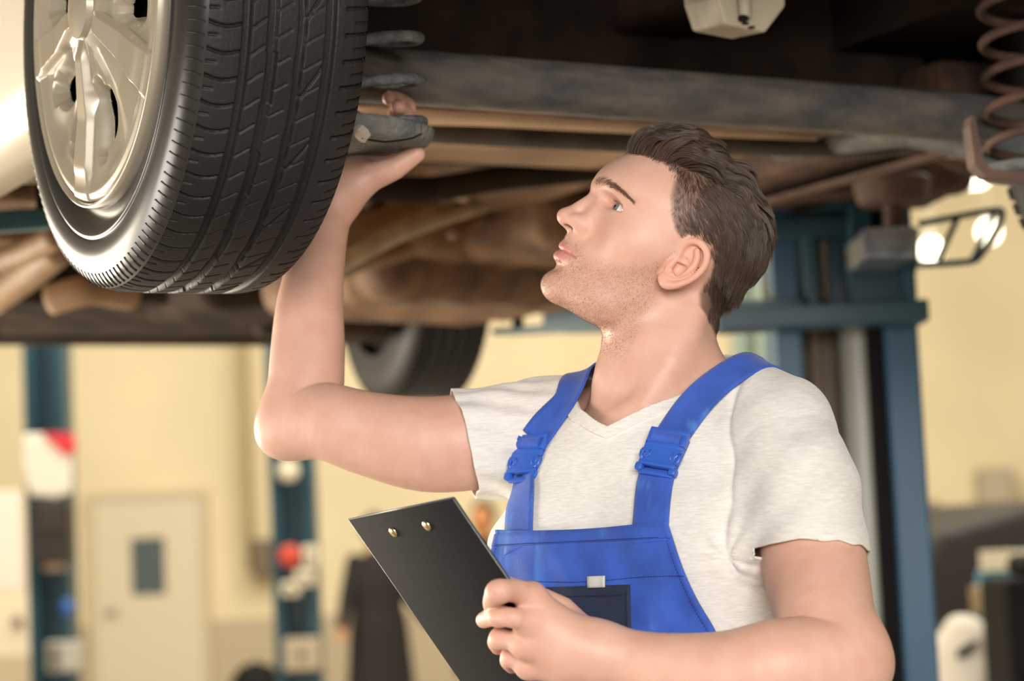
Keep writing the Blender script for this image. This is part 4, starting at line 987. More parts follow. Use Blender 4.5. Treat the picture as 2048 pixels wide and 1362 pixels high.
def arm_r(p):
    d = tube_sdf(p, _RAp)
    el = at(560, 868, 2.54); d = smin(d, np.sqrt(((p - el) ** 2).sum(1)) - .022, .05)
    return d
def arm_l(p):
    d = tube_sdf(p, _LAp)
    el = at(1712, 1340, 2.16); d = smin(d, np.sqrt(((p - el) ** 2).sum(1)) - .022, .05)
    return d

# hands ---------------------------------------------------------------
def hand_parts(rows): return [px3(r) for r in rows]
_LH_palm = hand_parts([
    [(1195, 1304, 2.165, 24), (1130, 1262, 2.16, 19), (1062, 1196, 2.150, 13.0)],
    [(1195, 1304, 2.160, 24), (1130, 1280, 2.154, 20), (1056, 1244, 2.144, 12.5)],
    [(1195, 1310, 2.160, 23), (1130, 1310, 2.156, 19), (1050, 1290, 2.152, 12.0)],
    [(1195, 1316, 2.165, 22), (1130, 1335, 2.163, 17), (1056, 1332, 2.172, 11.5)]])
_LH_fin = hand_parts([
    [(1064, 1194, 2.150, 12.0), (1030, 1182, 2.134, 11.0), (996, 1184, 2.120, 10.0), (985, 1204, 2.154, 9.2), (988, 1224, 2.178, 8.4)],
    [(1058, 1244, 2.144, 11.6), (1026, 1236, 2.132, 9.6), (998, 1232, 2.145, 9.3), (980, 1235, 2.180, 8.8), (968, 1240, 2.204, 8.0)],
    [(1052, 1290, 2.152, 11.2), (1024, 1282, 2.156, 9.3), (1000, 1277, 2.164, 9.0), (992, 1284, 2.200, 8.4), (996, 1294, 2.220, 7.6)],
    [(1058, 1332, 2.172, 10.6), (1040, 1322, 2.172, 8.8), (1022, 1314, 2.176, 8.4), (1016, 1322, 2.210, 8.0), (1024, 1332, 2.224, 7.4)]])
_LH_th = px3([(1185, 1290, 2.18, 17), (1122, 1224, 2.195, 15), (1072, 1194, 2.195, 11.5), (1034, 1178, 2.188, 9.5), (1012, 1170, 2.178, 8.5)])
_RH_palm = hand_parts([
    [(678, 402, 2.620, 18), (726, 350, 2.645, 17), (792, 312, 2.680, 12.0)],
    [(678, 402, 2.620, 18), (720, 343, 2.645, 17), (778, 296, 2.685, 12.0)],
    [(676, 398, 2.620, 18), (710, 338, 2.645, 16), (758, 286, 2.685, 11.5)],
    [(674, 394, 2.620, 18), (700, 334, 2.645, 15), (738, 284, 2.680, 11.0)]])
_RH_fin = hand_parts([
    [(792, 312, 2.680, 11.2), (820, 276, 2.687, 10.0), (817, 242, 2.686, 9.6), (808, 222, 2.655, 9.4), (797, 214, 2.630, 8.8)],
    [(778, 296, 2.685, 11.2), (815, 256, 2.695, 10.2), (812, 216, 2.691, 9.6), (794, 201, 2.673, 9.2), (779, 197, 2.657, 8.4)],
    [(758, 286, 2.685, 10.6), (802, 245, 2.701, 9.8), (813, 214, 2.696, 9.2), (799, 199, 2.662, 9.0), (780, 197, 2.636, 8.4)],
    [(738, 284, 2.680, 10.0), (780, 250, 2.705, 8.8), (794, 222, 2.709, 8.2), (798, 208, 2.701, 7.8), (796, 202, 2.693, 7.2)]])
_RH_th = px3([(694, 388, 2.620, 17), (742, 354, 2.620, 17), (790, 336, 2.613, 13.5), (832, 308, 2.610, 10.5), (822, 300, 2.630, 9.5), (798, 296, 2.645, 8.5)])
def hand(p, palm, fins, th, webk=.014):
    d = None
    for a, r in palm:
        v = chain(p, a, r); d = v if d is None else smin(d, v, .016)
    t = chain(p, th[0], th[1]); d = smin(d, t, .016)
    f = None
    for a, r in fins:
        v = tube_sdf(p, np.hstack([a, r[:, None]]), 4)
        for i in (0, 2): v = smin(v, np.sqrt(((p - a[i]) ** 2).sum(1)) - r[i] * 1.09, .006)     # knuckles
        f = v if f is None else smin(f, v, .0015)
    return smin(d, f, .007)
NAILS = []
# neck
_NK, _NR = px3([(1352, 560, 2.43, 50), (1326, 640, 2.425, 56), (1315, 700, 2.42, 60), (1309, 770, 2.42, 60), (1310, 850, 2.43, 66)])
_SCM = px3([(1400, 610, 2.386, 6), (1375, 660, 2.378, 10), (1345, 725, 2.367, 12), (1285, 806, 2.358, 10), (1250, 836, 2.362, 8)])
_SCR = px3([(1222, 690, 2.47, 9), (1206, 780, 2.41, 8), (1228, 838, 2.378, 7)])
def neck_sdf(p):
    d = chain(p, _NK, _NR)
    d = smin(d, chain(p, *_SCM), .022)
    d = smin(d, chain(p, *_SCR), .018)
    ad = at(1222, 748, 2.40); d = smin(d, np.sqrt(((p - ad) ** 2).sum(1)) - .010, .025)
    nt = at(1240, 842, 2.345); d = smax(d, -(np.sqrt(((p - nt) ** 2).sum(1)) - .010), .02)
    return d
BIG = 1.0
def inbox(p, lo, hi): return ((p > lo) & (p < hi)).all(1)
def grp(p, d, fn, lo, hi, k):
    m = inbox(p, lo, hi)
    if m.any(): d[m] = smin(d[m], fn(p[m]), k)
    return d
def bb(pts, pad): pts = np.asarray(pts); return pts.min(0) - pad, pts.max(0) + pad
_hb = (HO - .17, HO + .17)
_rab = bb(_RA, .09); _lab = bb(_LA, .09)
_lhb = bb(np.vstack([a for a, r in _LH_palm + _LH_fin]), .05); _rhb = bb(np.vstack([a for a, r in _RH_palm + _RH_fin]), .05)
_nkb = (np.minimum(_NK.min(0), TO) - .14, _NK.max(0) + .12)
def body_sdf(p):
    far = np.full(len(p), .09)
    d = far
    d = grp(p, d, lambda q: torso_sdf(q, -.008, -.30), TO + [-.40, -.40, -.5], TO + [.40, .40, .22], .001)
    d = grp(p, d, neck_sdf, *_nkb, .03)
    d = grp(p, d, lambda q: head_sdf(to_head(q)) / 1000.0, *_hb, .016)
    d = grp(p, d, arm_r, *_rab, .035)
    d = grp(p, d, arm_l, *_lab, .022)
    d = grp(p, d, lambda q: hand(q, _LH_palm, _LH_fin, _LH_th), *_lhb, .014)
    d = grp(p, d, lambda q: hand(q, _RH_palm, _RH_fin, _RH_th), *_rhb, .014)
    return d
# ------------------------------------------------------------------ mechanic: skin
person = empty('person', (TO[0], TO[1], 0.0)); WORLD.add(person.name)
tag(person, 'young man in white T-shirt and blue bib overalls looking up beside the wheel', 'person')

def vcol(o, name, rgb):
    a = o.data.color_attributes.new(name, 'FLOAT_COLOR', 'POINT')
    a.data.foreach_set('color', np.hstack([rgb, np.ones((len(rgb), 1))]).astype(np.float32).ravel())
m_skin = bpy.data.materials.new('skin'); m_skin.use_nodes = True
_nt = m_skin.node_tree; _b = _nt.nodes['Principled BSDF']; _L = _nt.links.new
_b.inputs['Roughness'].default_value = 0.46; _b.inputs['Specular IOR Level'].default_value = 0.42
_b.inputs['Subsurface Weight'].default_value = 0.12; _b.inputs['Subsurface Radius'].default_value = (1.0, 0.35, 0.2); _b.inputs['Subsurface Scale'].default_value = 0.008
_at = _nt.nodes.new('ShaderNodeAttribute'); _at.attribute_name = 'tint'
_tc = _nt.nodes.new('ShaderNodeTexCoord')
_n1 = _nt.nodes.new('ShaderNodeTexNoise'); _n1.inputs['Scale'].default_value = 45; _n1.inputs['Detail'].default_value = 6; _L(_tc.outputs['Object'], _n1.inputs['Vector'])
_rp = _nt.nodes.new('ShaderNodeValToRGB'); _rp.color_ramp.elements[0].position = 0.3; _rp.color_ramp.elements[1].position = 0.7
_rp.color_ramp.elements[0].color = (0.93, 0.86, 0.84, 1); _rp.color_ramp.elements[1].color = (1.0, 1.0, 1.0, 1); _L(_n1.outputs[0], _rp.inputs[0])
_mx = _nt.nodes.new('ShaderNodeMix'); _mx.data_type = 'RGBA'; _mx.blend_type = 'MULTIPLY'; _mx.inputs[0].default_value = 1.0
_L(_at.outputs['Color'], _mx.inputs[6]); _L(_rp.outputs[0], _mx.inputs[7]); _L(_mx.outputs[2], _b.inputs['Base Color'])
_v = _nt.nodes.new('ShaderNodeTexVoronoi'); _v.inputs['Scale'].default_value = 900; _L(_tc.outputs['Object'], _v.inputs['Vector'])
_n2 = _nt.nodes.new('ShaderNodeTexNoise'); _n2.inputs['Scale'].default_value = 260; _n2.inputs['Detail'].default_value = 6; _L(_tc.outputs['Object'], _n2.inputs['Vector'])
_ad = _nt.nodes.new('ShaderNodeMath'); _ad.operation = 'ADD'; _L(_v.outputs['Distance'], _ad.inputs[0]); _L(_n2.outputs[0], _ad.inputs[1])
_bp = _nt.nodes.new('ShaderNodeBump'); _bp.inputs['Strength'].default_value = 0.12; _bp.inputs['Distance'].default_value = 0.001
_L(_ad.outputs[0], _bp.inputs['Height']); _L(_bp.outputs[0], _b.inputs['Normal'])

lo_ = np.minimum.reduce([_RA.min(0), _LA.min(0), TO - [.2, .2, .33], _LH_fin[0][0].min(0)]) - .08
hi_ = np.maximum.reduce([_RA.max(0), _LA.max(0), HO + .15, _RH_fin[0][0].max(0)]) + .08
BV, BQ = surface(body_sdf, lo_, hi_, VOX)
body = mesh_np('body', BV, BQ, m_skin, person)

# regional skin tone (belongs to the skin: lips, ears, knuckles, beard shadow, scalp under the hair)
def hair_mask(q):
    """>0 where head hair grows; q in head mm"""
    x, y, z = q[:, 0], np.abs(q[:, 1]), q[:, 2]
    top = np.interp(y, [0, 15, 30, 42, 56, 72], [100, 99, 88, 76, 57, 50])
    mid = np.interp(z, [30, 36, 40, 53, 70, 89], [16, 22, 31, 43, 52, 56])
    low = np.interp(z, [-40, -32, -25, -17, -5, 17, 30, 36], [-75, -61, -50, -33, -27, -28, -22, -14])
    xb = np.where(z > 86, top, np.where(z > 36, np.where(z > 76, mid + (np.maximum(top, mid) - mid) * (z - 76) / 10, mid), low))
    r = np.minimum(xb - x, z + 38)
    near = (y > 60) & (z < 50) & (z > -25)
    if near.any():
        r[near] = np.minimum(r[near], ear_sdf(np.stack([x, y, z], 1)[near]) * 1.5 - 3.0)
    return r
def beard_mask(q):
    x, y, z = q[:, 0], np.abs(q[:, 1]), q[:, 2]
    up = np.interp(x, [5, 20, 30, 45, 60, 80, 92, 104, 125], [24, 22, 6, -6, -14, -22, -24, -12, -12])
    m = sstep(up - z, -6, 16) * sstep(x, 2, 20) * sstep(z, -118, -92)
    near = (y > 58) & (z < 50) & (z > -30)
    if near.any(): m[near] *= sstep(ear_sdf(np.stack([x, y, z], 1)[near]), 1, 4)
    m = m * (1 - 0.75 * sstep(x, 92, 101) * sstep(z, -46, -42) * (1 - sstep(z, -27, -23)) * sstep(24 - y, -2, 4))
    return m
qh = to_head(BV); inhead = (np.abs(qh) < 160).all(1) & (qh[:, 2] > -125)
tint = np.tile(np.array([0.70, 0.425, 0.318]), (len(BV), 1))
def blend(m, c):
    global tint
    tint += (np.array(c) - tint) * m[:, None]
hd = qh[inhead]; ya = np.abs(hd[:, 1]); hda = np.stack([hd[:, 0], ya, hd[:, 2]], 1)
def bl(mh, c):
    m = np.zeros(len(BV)); m[inhead] = mh; blend(m, c)
g3 = lambda c, s: np.exp(-(((hda - c) / s) ** 2).sum(1))
bl(0.35 * g3((92, 38, 2), (16, 16, 16)), (0.70, 0.36, 0.27))                    # cheek
bl(0.5 * g3((122, 0, 0), (14, 16, 12)), (0.70, 0.36, 0.27))                     # nose
bl(0.55 * g3((84, 32, 33), (12, 16, 10)), (0.55, 0.29, 0.20))                   # lids
bl(0.50 * beard_mask(hd), (0.54, 0.325, 0.22))
up_ = chain(hda, [(113.6, 2.5, -28.0), (111.6, 11, -28.8), (105.0, 20, -30.2), (97.0, 27.5, -31.4)], [5.2, 5.0, 4.0, 2.2])
lo_l = chain(hda, [(112.8, 0, -40.2), (110.6, 10, -39.8), (104.0, 19.5, -37), (97.0, 27.5, -33.2)], [6.6, 6.4, 5.0, 2.2])
bl(sstep(-np.minimum(up_ + 0.1, lo_l - 0.1), -1.2, 0.1) * sstep(hd[:, 0], 92, 97), (0.60, 0.24, 0.215))
ear = np.minimum(ear_sdf(hda), 99); bl(0.45 * (ya > 66) * sstep(-ear, -4, 0), (0.74, 0.37, 0.27))
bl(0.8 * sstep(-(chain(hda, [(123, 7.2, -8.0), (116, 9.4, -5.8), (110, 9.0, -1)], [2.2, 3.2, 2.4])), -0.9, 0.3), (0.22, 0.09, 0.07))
bl(0.85 * sstep(hair_mask(hd), -1, 7), (0.115, 0.068, 0.046))
bl(0.55 * np.exp(-(np.minimum(np.abs(chain(hda, [(112, 8, 48), (104, 22, 52), (94, 36, 52.5), (78, 48, 49)], [2.6, 3.2, 2.6, 1.2])), 9) / 2.0) ** 2 * (chain(hda, [(112, 8, 48), (104, 22, 52), (94, 36, 52.5), (78, 48, 49)], [2.6, 3.2, 2.6, 1.2]) > 0)), (0.30, 0.15, 0.10))
for a, r in _LH_fin + _RH_fin:                                                  # knuckles and fingertips
    for i, s_ in ((0, .012), (2, .010), (4, .012)):
        blend(0.42 * np.exp(-((BV - a[i]) ** 2).sum(1) / s_ ** 2), (0.70, 0.31, 0.23))
vcol(body, 'tint', tint)

# eyes
m_white = mat('eye_white', (0.80, 0.78, 0.74), 0.12, spec=0.6)
m_iris = mat('iris', (0.27, 0.28, 0.25), 0.1, col2=(0.11, 0.125, 0.115), vscale=900, coat=1.0)
m_pupil = mat('pupil', (0.006, 0.006, 0.007), 0.05)
for s in (1, -1):
    c = from_head((EYE_C[0], s * EYE_C[1], EYE_C[2])); g = hx + hz * 0.09 + hy * 0.36; g = g / np.linalg.norm(g)
    mb = MB(); R = .0122
    mb.lathe([(R * math.cos(t), R * math.sin(t)) for t in np.linspace(math.pi - .01, 0.47, 20)], c, g, 32)
    e = mb.build('eye', m_white, person, smooth=True)
    mb = MB(); mb.lathe([(R * math.cos(t) + 0.0002, R * math.sin(t)) for t in np.linspace(0.50, 0.17, 6)], c, g, 32); mb.build('iris', m_iris, e, smooth=True)
    mb = MB(); mb.lathe([(R * math.cos(t) + 0.0002, R * math.sin(t)) for t in np.linspace(0.18, 0.001, 4)], c, g, 24); mb.build('pupil', m_pupil, e, smooth=True)

# nails
m_nail = mat('nail', (0.78, 0.48, 0.40), 0.22, coat=0.5)
def nail(fin, toward, w=.0052, l=.0062):
    a, r = fin; tip = a[-1]; d = a[-1] - a[-2]; d /= np.linalg.norm(d)
    n = np.asarray(toward, float); n = n - d * (n @ d); n /= np.linalg.norm(n); sd = np.cross(d, n)
    V = []; F = []; nu, nv = 7, 9
    for i in range(nu):
        for j in range(nv):
            u = (i / (nu - 1) - .5) * 2; v = (j / (nv - 1) - .5) * 2
            rr = r[-1] + .0005
            an = u * w / rr; ww = math.sqrt(max(0, 1 - .25 * v * v)) if v > 0 else 1 - .06 * v * v
            V.append(tip + d * (v * l) + (n * math.cos(an * ww) + sd * math.sin(an * ww)) * (rr - .0006 * max(0, -v)) - n * (.0016 * max(0, v) ** 2))
    for i in range(nu - 1):
        for j in range(nv - 1): F.append((i * nv + j, i * nv + j + 1, (i + 1) * nv + j + 1, (i + 1) * nv + j))
    o = mesh_np('fingernail', np.array(V), np.array(F), m_nail, person)
    md = o.modifiers.new('thick', 'SOLIDIFY'); md.thickness = .0007
nail(_RH_fin[0], (0.15, -1.0, 0.45), .0056); nail(_RH_fin[1], (0.10, -1.0, 0.5), .0054)

# ------------------------------------------------------------------ shirt
m_shirt = mat('oatmeal_jersey', (0.82, 0.785, 0.72), 0.85, col2=(0.70, 0.665, 0.60), vscale=80, detail=8, stretch=(1.0, 1.2, 7), sheen=0.25, bump=0.12, bscale=420)
_SL, _SLr = px3([(1572, 894, 2.31, 50.5), (1587, 935, 2.295, 55), (1601, 985, 2.275, 58), (1620, 1095, 2.24, 55.5), (1632, 1170, 2.22, 55)])
_SR, _SRr = px3([(1090, 868, 2.51, 58), (990, 884, 2.50, 60), (915, 890, 2.50, 58.5), (830, 892, 2.50, 58.5)])
_slw = (_SL[-1] - _SL[0]) / np.linalg.norm(_SL[-1] - _SL[0]); _srw = (_SR[-1] - _SR[0]) / np.linalg.norm(_SR[-1] - _SR[0])
def wob(p, sc, ph=0.0):
    x, y, z = p[:, 0] * sc + ph, p[:, 1] * sc + 1.7 * ph, p[:, 2] * sc - ph
    return (np.sin(x + 1.3 * np.sin(y * 1.1)) + np.sin(1.7 * z + 1.5 * np.sin(x * .7)) + np.sin(1.3 * y + z)) / 3
def folds(p):
    """creases of the jersey, metres outwards"""
    t = to_torso(p)
    r = 0.0008 * wob(p, 38) + 0.0005 * wob(p, 95, 2)
    # right sleeve: gathers running along the arm near the shoulder and rings near the hem
    s = (p - _SR[0]) @ _srw; side = (p - _SR[0]) - np.outer(s, _srw); an = np.arctan2(side @ np.array([0, 0, 1.]), side @ np.cross(_srw, [0, 0, 1.]))
    w = sstep(s, -.05, .03) * (1 - sstep(s, .13, .17)) * (1 - sstep(np.sqrt((side ** 2).sum(1)), .068, .085))
    r = r + w * (0.0016 * np.sin(an * 13 + 60 * s) + 0.0013 * np.sin(an * 5 - 75 * s + 1))
    # left sleeve: long diagonal pulls
    s = (p - _SL[0]) @ _slw; side = (p - _SL[0]) - np.outer(s, _slw); an = np.arctan2(side @ tl, side @ tf)
    w = sstep(s, -.04, .05) * (1 - sstep(s, .12, .15)) * (1 - sstep(np.sqrt((side ** 2).sum(1)), .064, .080))
    r = r + w * 0.0011 * np.sin(an * 4 + 95 * s)
    # armpit creases and belly creases
    for sg in (1, -1):
        a = np.stack([np.abs(t[:, 0]) * 0 + t[:, 0] - sg * .150, t[:, 1] - .055, t[:, 2] + .17], 1); rr = np.sqrt((a ** 2).sum(1))
        r = r + 0.0016 * sstep(rr, .022, .055) * np.exp(-(rr / .06) ** 2) * np.sin(np.arctan2(a[:, 2], sg * a[:, 0]) * 9 + 20 * rr)
    low = sstep(-t[:, 2], .20, .27)
    r = r + low * 0.0042 * np.sin(t[:, 2] * 150 + 2.2 * np.sin(t[:, 0] * 16) + t[:, 1] * 14) * (0.5 + 0.5 * np.sin(t[:, 0] * 23 + 2))
    return r
def plane_px(a, b, c, side):
    A_, B_, C_ = at(*a), at(*b), at(*c); n = np.cross(B_ - A_, C_ - A_); n /= np.linalg.norm(n)
    if n @ (np.asarray(side) - A_) < 0: n = -n
    return A_, n
hl = plane_px((1510, 1118, 2.255), (1730, 1106, 2.21), (1612, 1086, 2.175), _SL[0])
hr = plane_px((893, 788, 2.51), (946, 1002, 2.50), (934, 890, 2.43), _SR[0])
_SLp = np.hstack([_SL, _SLr[:, None]]); _SRp = np.hstack([_SR, _SRr[:, None]])
def shirt_sdf(p):
    d = torso_sdf(p, .006, -0.62)
    a = tube_sdf(p, _SLp)
    sm = 0.0022 * np.exp(-((a - torso_core(to_torso(p), .006)) / .007) ** 2)
    a = np.maximum(a, -(p - hl[0]) @ hl[1]); b = np.maximum(tube_sdf(p, _SRp), -(p - hr[0]) @ hr[1])
    d = smin(d, a, .035); d = smin(d, b, .035)
    d = smin(d, neck_sdf(p) - .004, .022)
    return d - folds(p) + sm
slo = np.minimum.reduce([_SL.min(0), _SR.min(0), TO - [.2, .2, .62]]) - .08; shi = np.maximum.reduce([_SL.max(0), _SR.max(0), TO + [0, 0, .08]]) + .08
SV, SQ = surface(shirt_sdf, slo, shi, VOXC)
def hems(V):
    """negative on the flat caps of the sleeves and below the waist"""
    t = to_torso(V); tc_ = torso_sdf(V, .006); wv = .0012 * np.sin(V @ np.array([180., 140, 60]))
    out = np.minimum(t[:, 2] + .56, .5)
    for (o, n), rows in ((hl, _SLp), (hr, _SRp)):
        pl = (V - o) @ n; tb = tube_sdf(V, rows)
        g = np.maximum(np.maximum(pl - .0045 + wv, .018 - tc_), np.where(tc_ > .055, tb - .02, tb - .003))
        out = np.minimum(out, g)
    return out
def neckline(V):
    t = to_torso(V); an = np.degrees(np.arctan2(t[:, 0], t[:, 1] + .015)); u0 = np.interp(np.abs(an), [0, 25, 50, 75, 100, 130, 180], [-.030, -.012, .0, .014, .031, .044, .052])
    return np.where(np.hypot(t[:, 0], t[:, 1] + .015) < .115, u0 - t[:, 2], .02)
g = np.minimum(hems(SV), neckline(SV)); ST_V, ST_F = clip_mesh(SV, SQ, g)
shirt = mesh_np('t_shirt', ST_V, ST_F, m_shirt, person)
md = shirt.modifiers.new('thick', 'SOLIDIFY'); md.thickness = .0022; md.offset = 0.3
tag(shirt, 'oatmeal white T-shirt with a V neck')
# neckband and sleeve hems: a second layer of the same jersey
nv, nf = clip_mesh(SV, SQ, np.minimum(neckline(SV), .013 - neckline(SV)))
_n = np.array([v for v in (nv - TO)]); _n[:, 2] = 0; nb = mesh_np('neckband', nv, nf, m_shirt, shirt)
md = nb.modifiers.new('thick', 'SOLIDIFY'); md.thickness = .0032; md.offset = 0.9
for gg in (hl, hr):
    pass
BT = BVHTree.FromPolygons(SV.tolist(), SQ.tolist())
def hit(px, py):
    o = Vector(CAM_POS); d = Vector(at(px, py, 3.0) - CAM_POS).normalized()
    h = BT.ray_cast(o, d)
    if h[0] is None: h = BT.find_nearest(Vector(at(px, py, 2.36)))
    n = h[1] if h[1].dot(d) < 0 else -h[1]
    return np.array(h[0]), np.array(n)
def front(l, u, f=1.0):
    o = Vector(from_torso((l, f, u))); d = Vector(-tf if f > 0 else tf)
    h = BT.ray_cast(o, d)
    if h[0] is None: h = BT.find_nearest(Vector(from_torso((l, .05 * (1 if f > 0 else -1), u))))
    return np.array(h[0])

# ------------------------------------------------------------------ overalls
m_blue = mat('blue_twill', (0.029, 0.097, 0.475), 0.72, var=0.16, vscale=30, bump=0.25, bscale=900, sheen=0.15)
m_navy = mat('navy_twill', (0.012, 0.022, 0.055), 0.78, var=0.2, vscale=40, bump=0.2, bscale=900, sheen=0.1)
m_seam = mat('navy_thread', (0.012, 0.035, 0.17), 0.8)
m_plast = mat('blue_plastic', (0.035, 0.12, 0.52), 0.33)
m_tag = mat('grey_label', (0.62, 0.60, 0.55), 0.8)
# worn pale streaks on the bib
_nt = m_blue.node_tree; _b = _nt.nodes['Principled BSDF']; old = _b.inputs['Base Color'].links[0].from_socket
tc = _nt.nodes.new('ShaderNodeTexCoord'); mp = _nt.nodes.new('ShaderNodeMapping'); mp.inputs['Scale'].default_value = (28, 28, 4.2); _nt.links.new(tc.outputs['Object'], mp.inputs[0])
ns = _nt.nodes.new('ShaderNodeTexNoise'); ns.inputs['Scale'].default_value = 1.0; ns.inputs['Detail'].default_value = 5; _nt.links.new(mp.outputs[0], ns.inputs['Vector'])
rm = _nt.nodes.new('ShaderNodeValToRGB'); rm.color_ramp.elements[0].position = 0.56; rm.color_ramp.elements[1].position = 0.80; _nt.links.new(ns.outputs[0], rm.inputs[0])
mx = _nt.nodes.new('ShaderNodeMix'); mx.data_type = 'RGBA'; _nt.links.new(rm.outputs[0], mx.inputs[0]); _nt.links.new(old, mx.inputs[6]); mx.inputs[7].default_value = (0.10, 0.32, 0.72, 1); _nt.links.new(mx.outputs[2], _b.inputs['Base Color'])

# trousers with the waist, one continuous mesh
def leg_pts(s): return np.array([from_torso((s * .088, 0, -.70)), from_torso((s * .098, .02, -1.02)), from_torso((s * .105, -.01, -1.37))])
def trouser_sdf(p):
    t = to_torso(p)
    d = torso_core(t, .016, -.74)
    d = smax(d, t[:, 2] + .345, .004)
    for s in (1, -1): d = smin(d, chain(p, leg_pts(s), [.098, .080, .076]), .03)
    d = smax(d, -1.40 - t[:, 2], .004)
    return d - .002 * wob(p, 30) * sstep(-t[:, 2], .5, .8)
TV, TF_ = surface(trouser_sdf, TO - [.34, .34, 1.46], TO + [.34, .34, -.30], .006)
over = mesh_np('overalls', TV, TF_, m_blue, person)
tag(over, 'blue work overalls with bib and braces')
def conform(P_, off):
    """points laid on the shirt, lifted by off"""
    out = []
    for q in P_:
        h = BT.find_nearest(Vector(q)); n = np.array(h[1]); 
        if n @ (np.asarray(q) - TO + np.array([0, 0, .2])) < 0 and n @ tf < 0: n = -n
        out.append(np.array(h[0]) + n * off)
    return np.array(out)
L0 = -.014
def bib_half(u): return np.interp(u, [-.40, -.247, -.134], [.185, .152, .111])
def bib_pt(a, b, off=.007):
    """a across -1..1, b up 0..1 (bottom to top)"""
    u = -.385 + (.385 - .134) * b + .004 * (abs(a) ** 2) * b
    l = L0 + a * bib_half(u)
    u += .005 * (1 - a * a) * (b > .5) * 0
    p = front(l, u)
    return p, l, u
NA, NB = 61, 61
G = np.zeros((NA, NB, 3)); UV = np.zeros((NA, NB, 2))
for i in range(NA):
    for j in range(NB):
        p, l, u = bib_pt(i / (NA - 1) * 2 - 1, j / (NB - 1)); G[i, j] = p; UV[i, j] = (l, u)
# cloth spans hollows: work on forward distance, smooth it and keep it in front of the shirt
FD = (G - TO) @ tf
sm = FD.copy()
for _ in range(60):
    pd = np.pad(sm, 1, mode='edge'); sm = np.maximum(FD, (pd[:-2, 1:-1] + pd[2:, 1:-1] + pd[1:-1, :-2] + pd[1:-1, 2:]) / 4)
wr = .0010 * np.sin(UV[..., 0] * 130 + 2.2 * np.sin(UV[..., 1] * 40)) * sstep(-UV[..., 1], .13, .19) + .0008 * np.sin(UV[..., 1] * 95 + UV[..., 0] * 60)
FD = sm + .007 + wr
def bib_at(l, u, off=0.0):
    # bilinear lookup in the smoothed bib
    b = (u + .385) / (.385 - .134); a = (l - L0) / bib_half(u)
    x = np.clip((a + 1) / 2 * (NA - 1), 0, NA - 1.001); y = np.clip(b * (NB - 1), 0, NB - 1.001); i, j = int(x), int(y); fx, fy = x - i, y - j
    f = FD[i, j] * (1 - fx) * (1 - fy) + FD[i + 1, j] * fx * (1 - fy) + FD[i, j + 1] * (1 - fx) * fy + FD[i + 1, j + 1] * fx * fy
    return from_torso((l, f + off, u))
GV = TO + UV[..., 0:1] * tl + FD[..., None] * tf + UV[..., 1:2] * tu
idx = np.arange(NA * NB).reshape(NA, NB)
BF = np.stack([idx[:-1, :-1], idx[1:, :-1], idx[1:, 1:], idx[:-1, 1:]], -1).reshape(-1, 4)
bib = mesh_np('bib', GV.reshape(-1, 3), BF, m_blue, over)
md = bib.modifiers.new('thick', 'SOLIDIFY'); md.thickness = .003; md.offset = 0
# top hem facing and seam lines
def strip(name, rows, m, parent, thick, off=0.0):
    R_ = np.array(rows); n, k = R_.shape[:2]; ix = np.arange(n * k).reshape(n, k)
    F_ = np.stack([ix[:-1, :-1], ix[1:, :-1], ix[1:, 1:], ix[:-1, 1:]], -1).reshape(-1, 4)
    o = mesh_np(name, R_.reshape(-1, 3), F_, m, parent)
    md = o.modifiers.new('thick', 'SOLIDIFY'); md.thickness = thick; md.offset = off
    return o
def edge_l(u, s): return L0 + s * bib_half(u)
strip('bib_hem', [[bib_at(edge_l(u, -1) + (edge_l(u, 1) - edge_l(u, -1)) * k / 60, u, .0022) for k in range(61)] for u in (-.1345, -.140, -.1455, -.1475)], m_blue, bib, .0016)
stitch = MB()
def stitches(f, n, r=.00045, duty=.62):
    for i in range(n):
        a, b = f(i / n), f((i + duty) / n); stitch.tube([a, (np.asarray(a) + b) / 2 + tf * .0002, b], r, 5)
stitches(lambda t: bib_at(edge_l(-.1462, -1) + .004 + (.218 - .004) * t, -.1462, .0033), 74)
stitches(lambda t: bib_at(L0 + (t * 2 - 1) * bib_half(-.186), -.186 + .0015 * math.sin(t * 9), .0017), 84)
for s in (1, -1):
    stitches(lambda t: bib_at(edge_l(-.14 - .20 * t, s) - s * .0065, -.14 - .20 * t, .0017), 64)
stitch.build('stitching', m_seam, bib)
PK = [[bib_at(-.086 + (.0545 + .086) * i / 40 - (.004 * (1 - j / 20)) * (i / 40), -.305 + (.305 - .1915) * j / 20, .0028 + .0012 * math.sin(i * .35)) for j in range(21)] for i in range(41)]
pocket = strip('pocket', PK, m_navy, bib, .0024)
stitch = MB(); m_st2 = mat('dark_thread', (0.006, 0.01, 0.03), 0.8)
stitches(lambda t: bib_at(-.08 + .128 * t, -.2015, .0055), 46); stitches(lambda t: bib_at(.0505 - .004 * t, -.197 - .10 * t, .0055), 34)
stitch.build('pocket_stitching', m_st2, pocket)
strip('label', [[bib_at(.004 + .0225 * i / 6, -.1935 + .0115 * j / 4, .0052 + .0012 * math.sin(i)) for j in range(5)] for i in range(7)], m_tag, pocket, .0012)

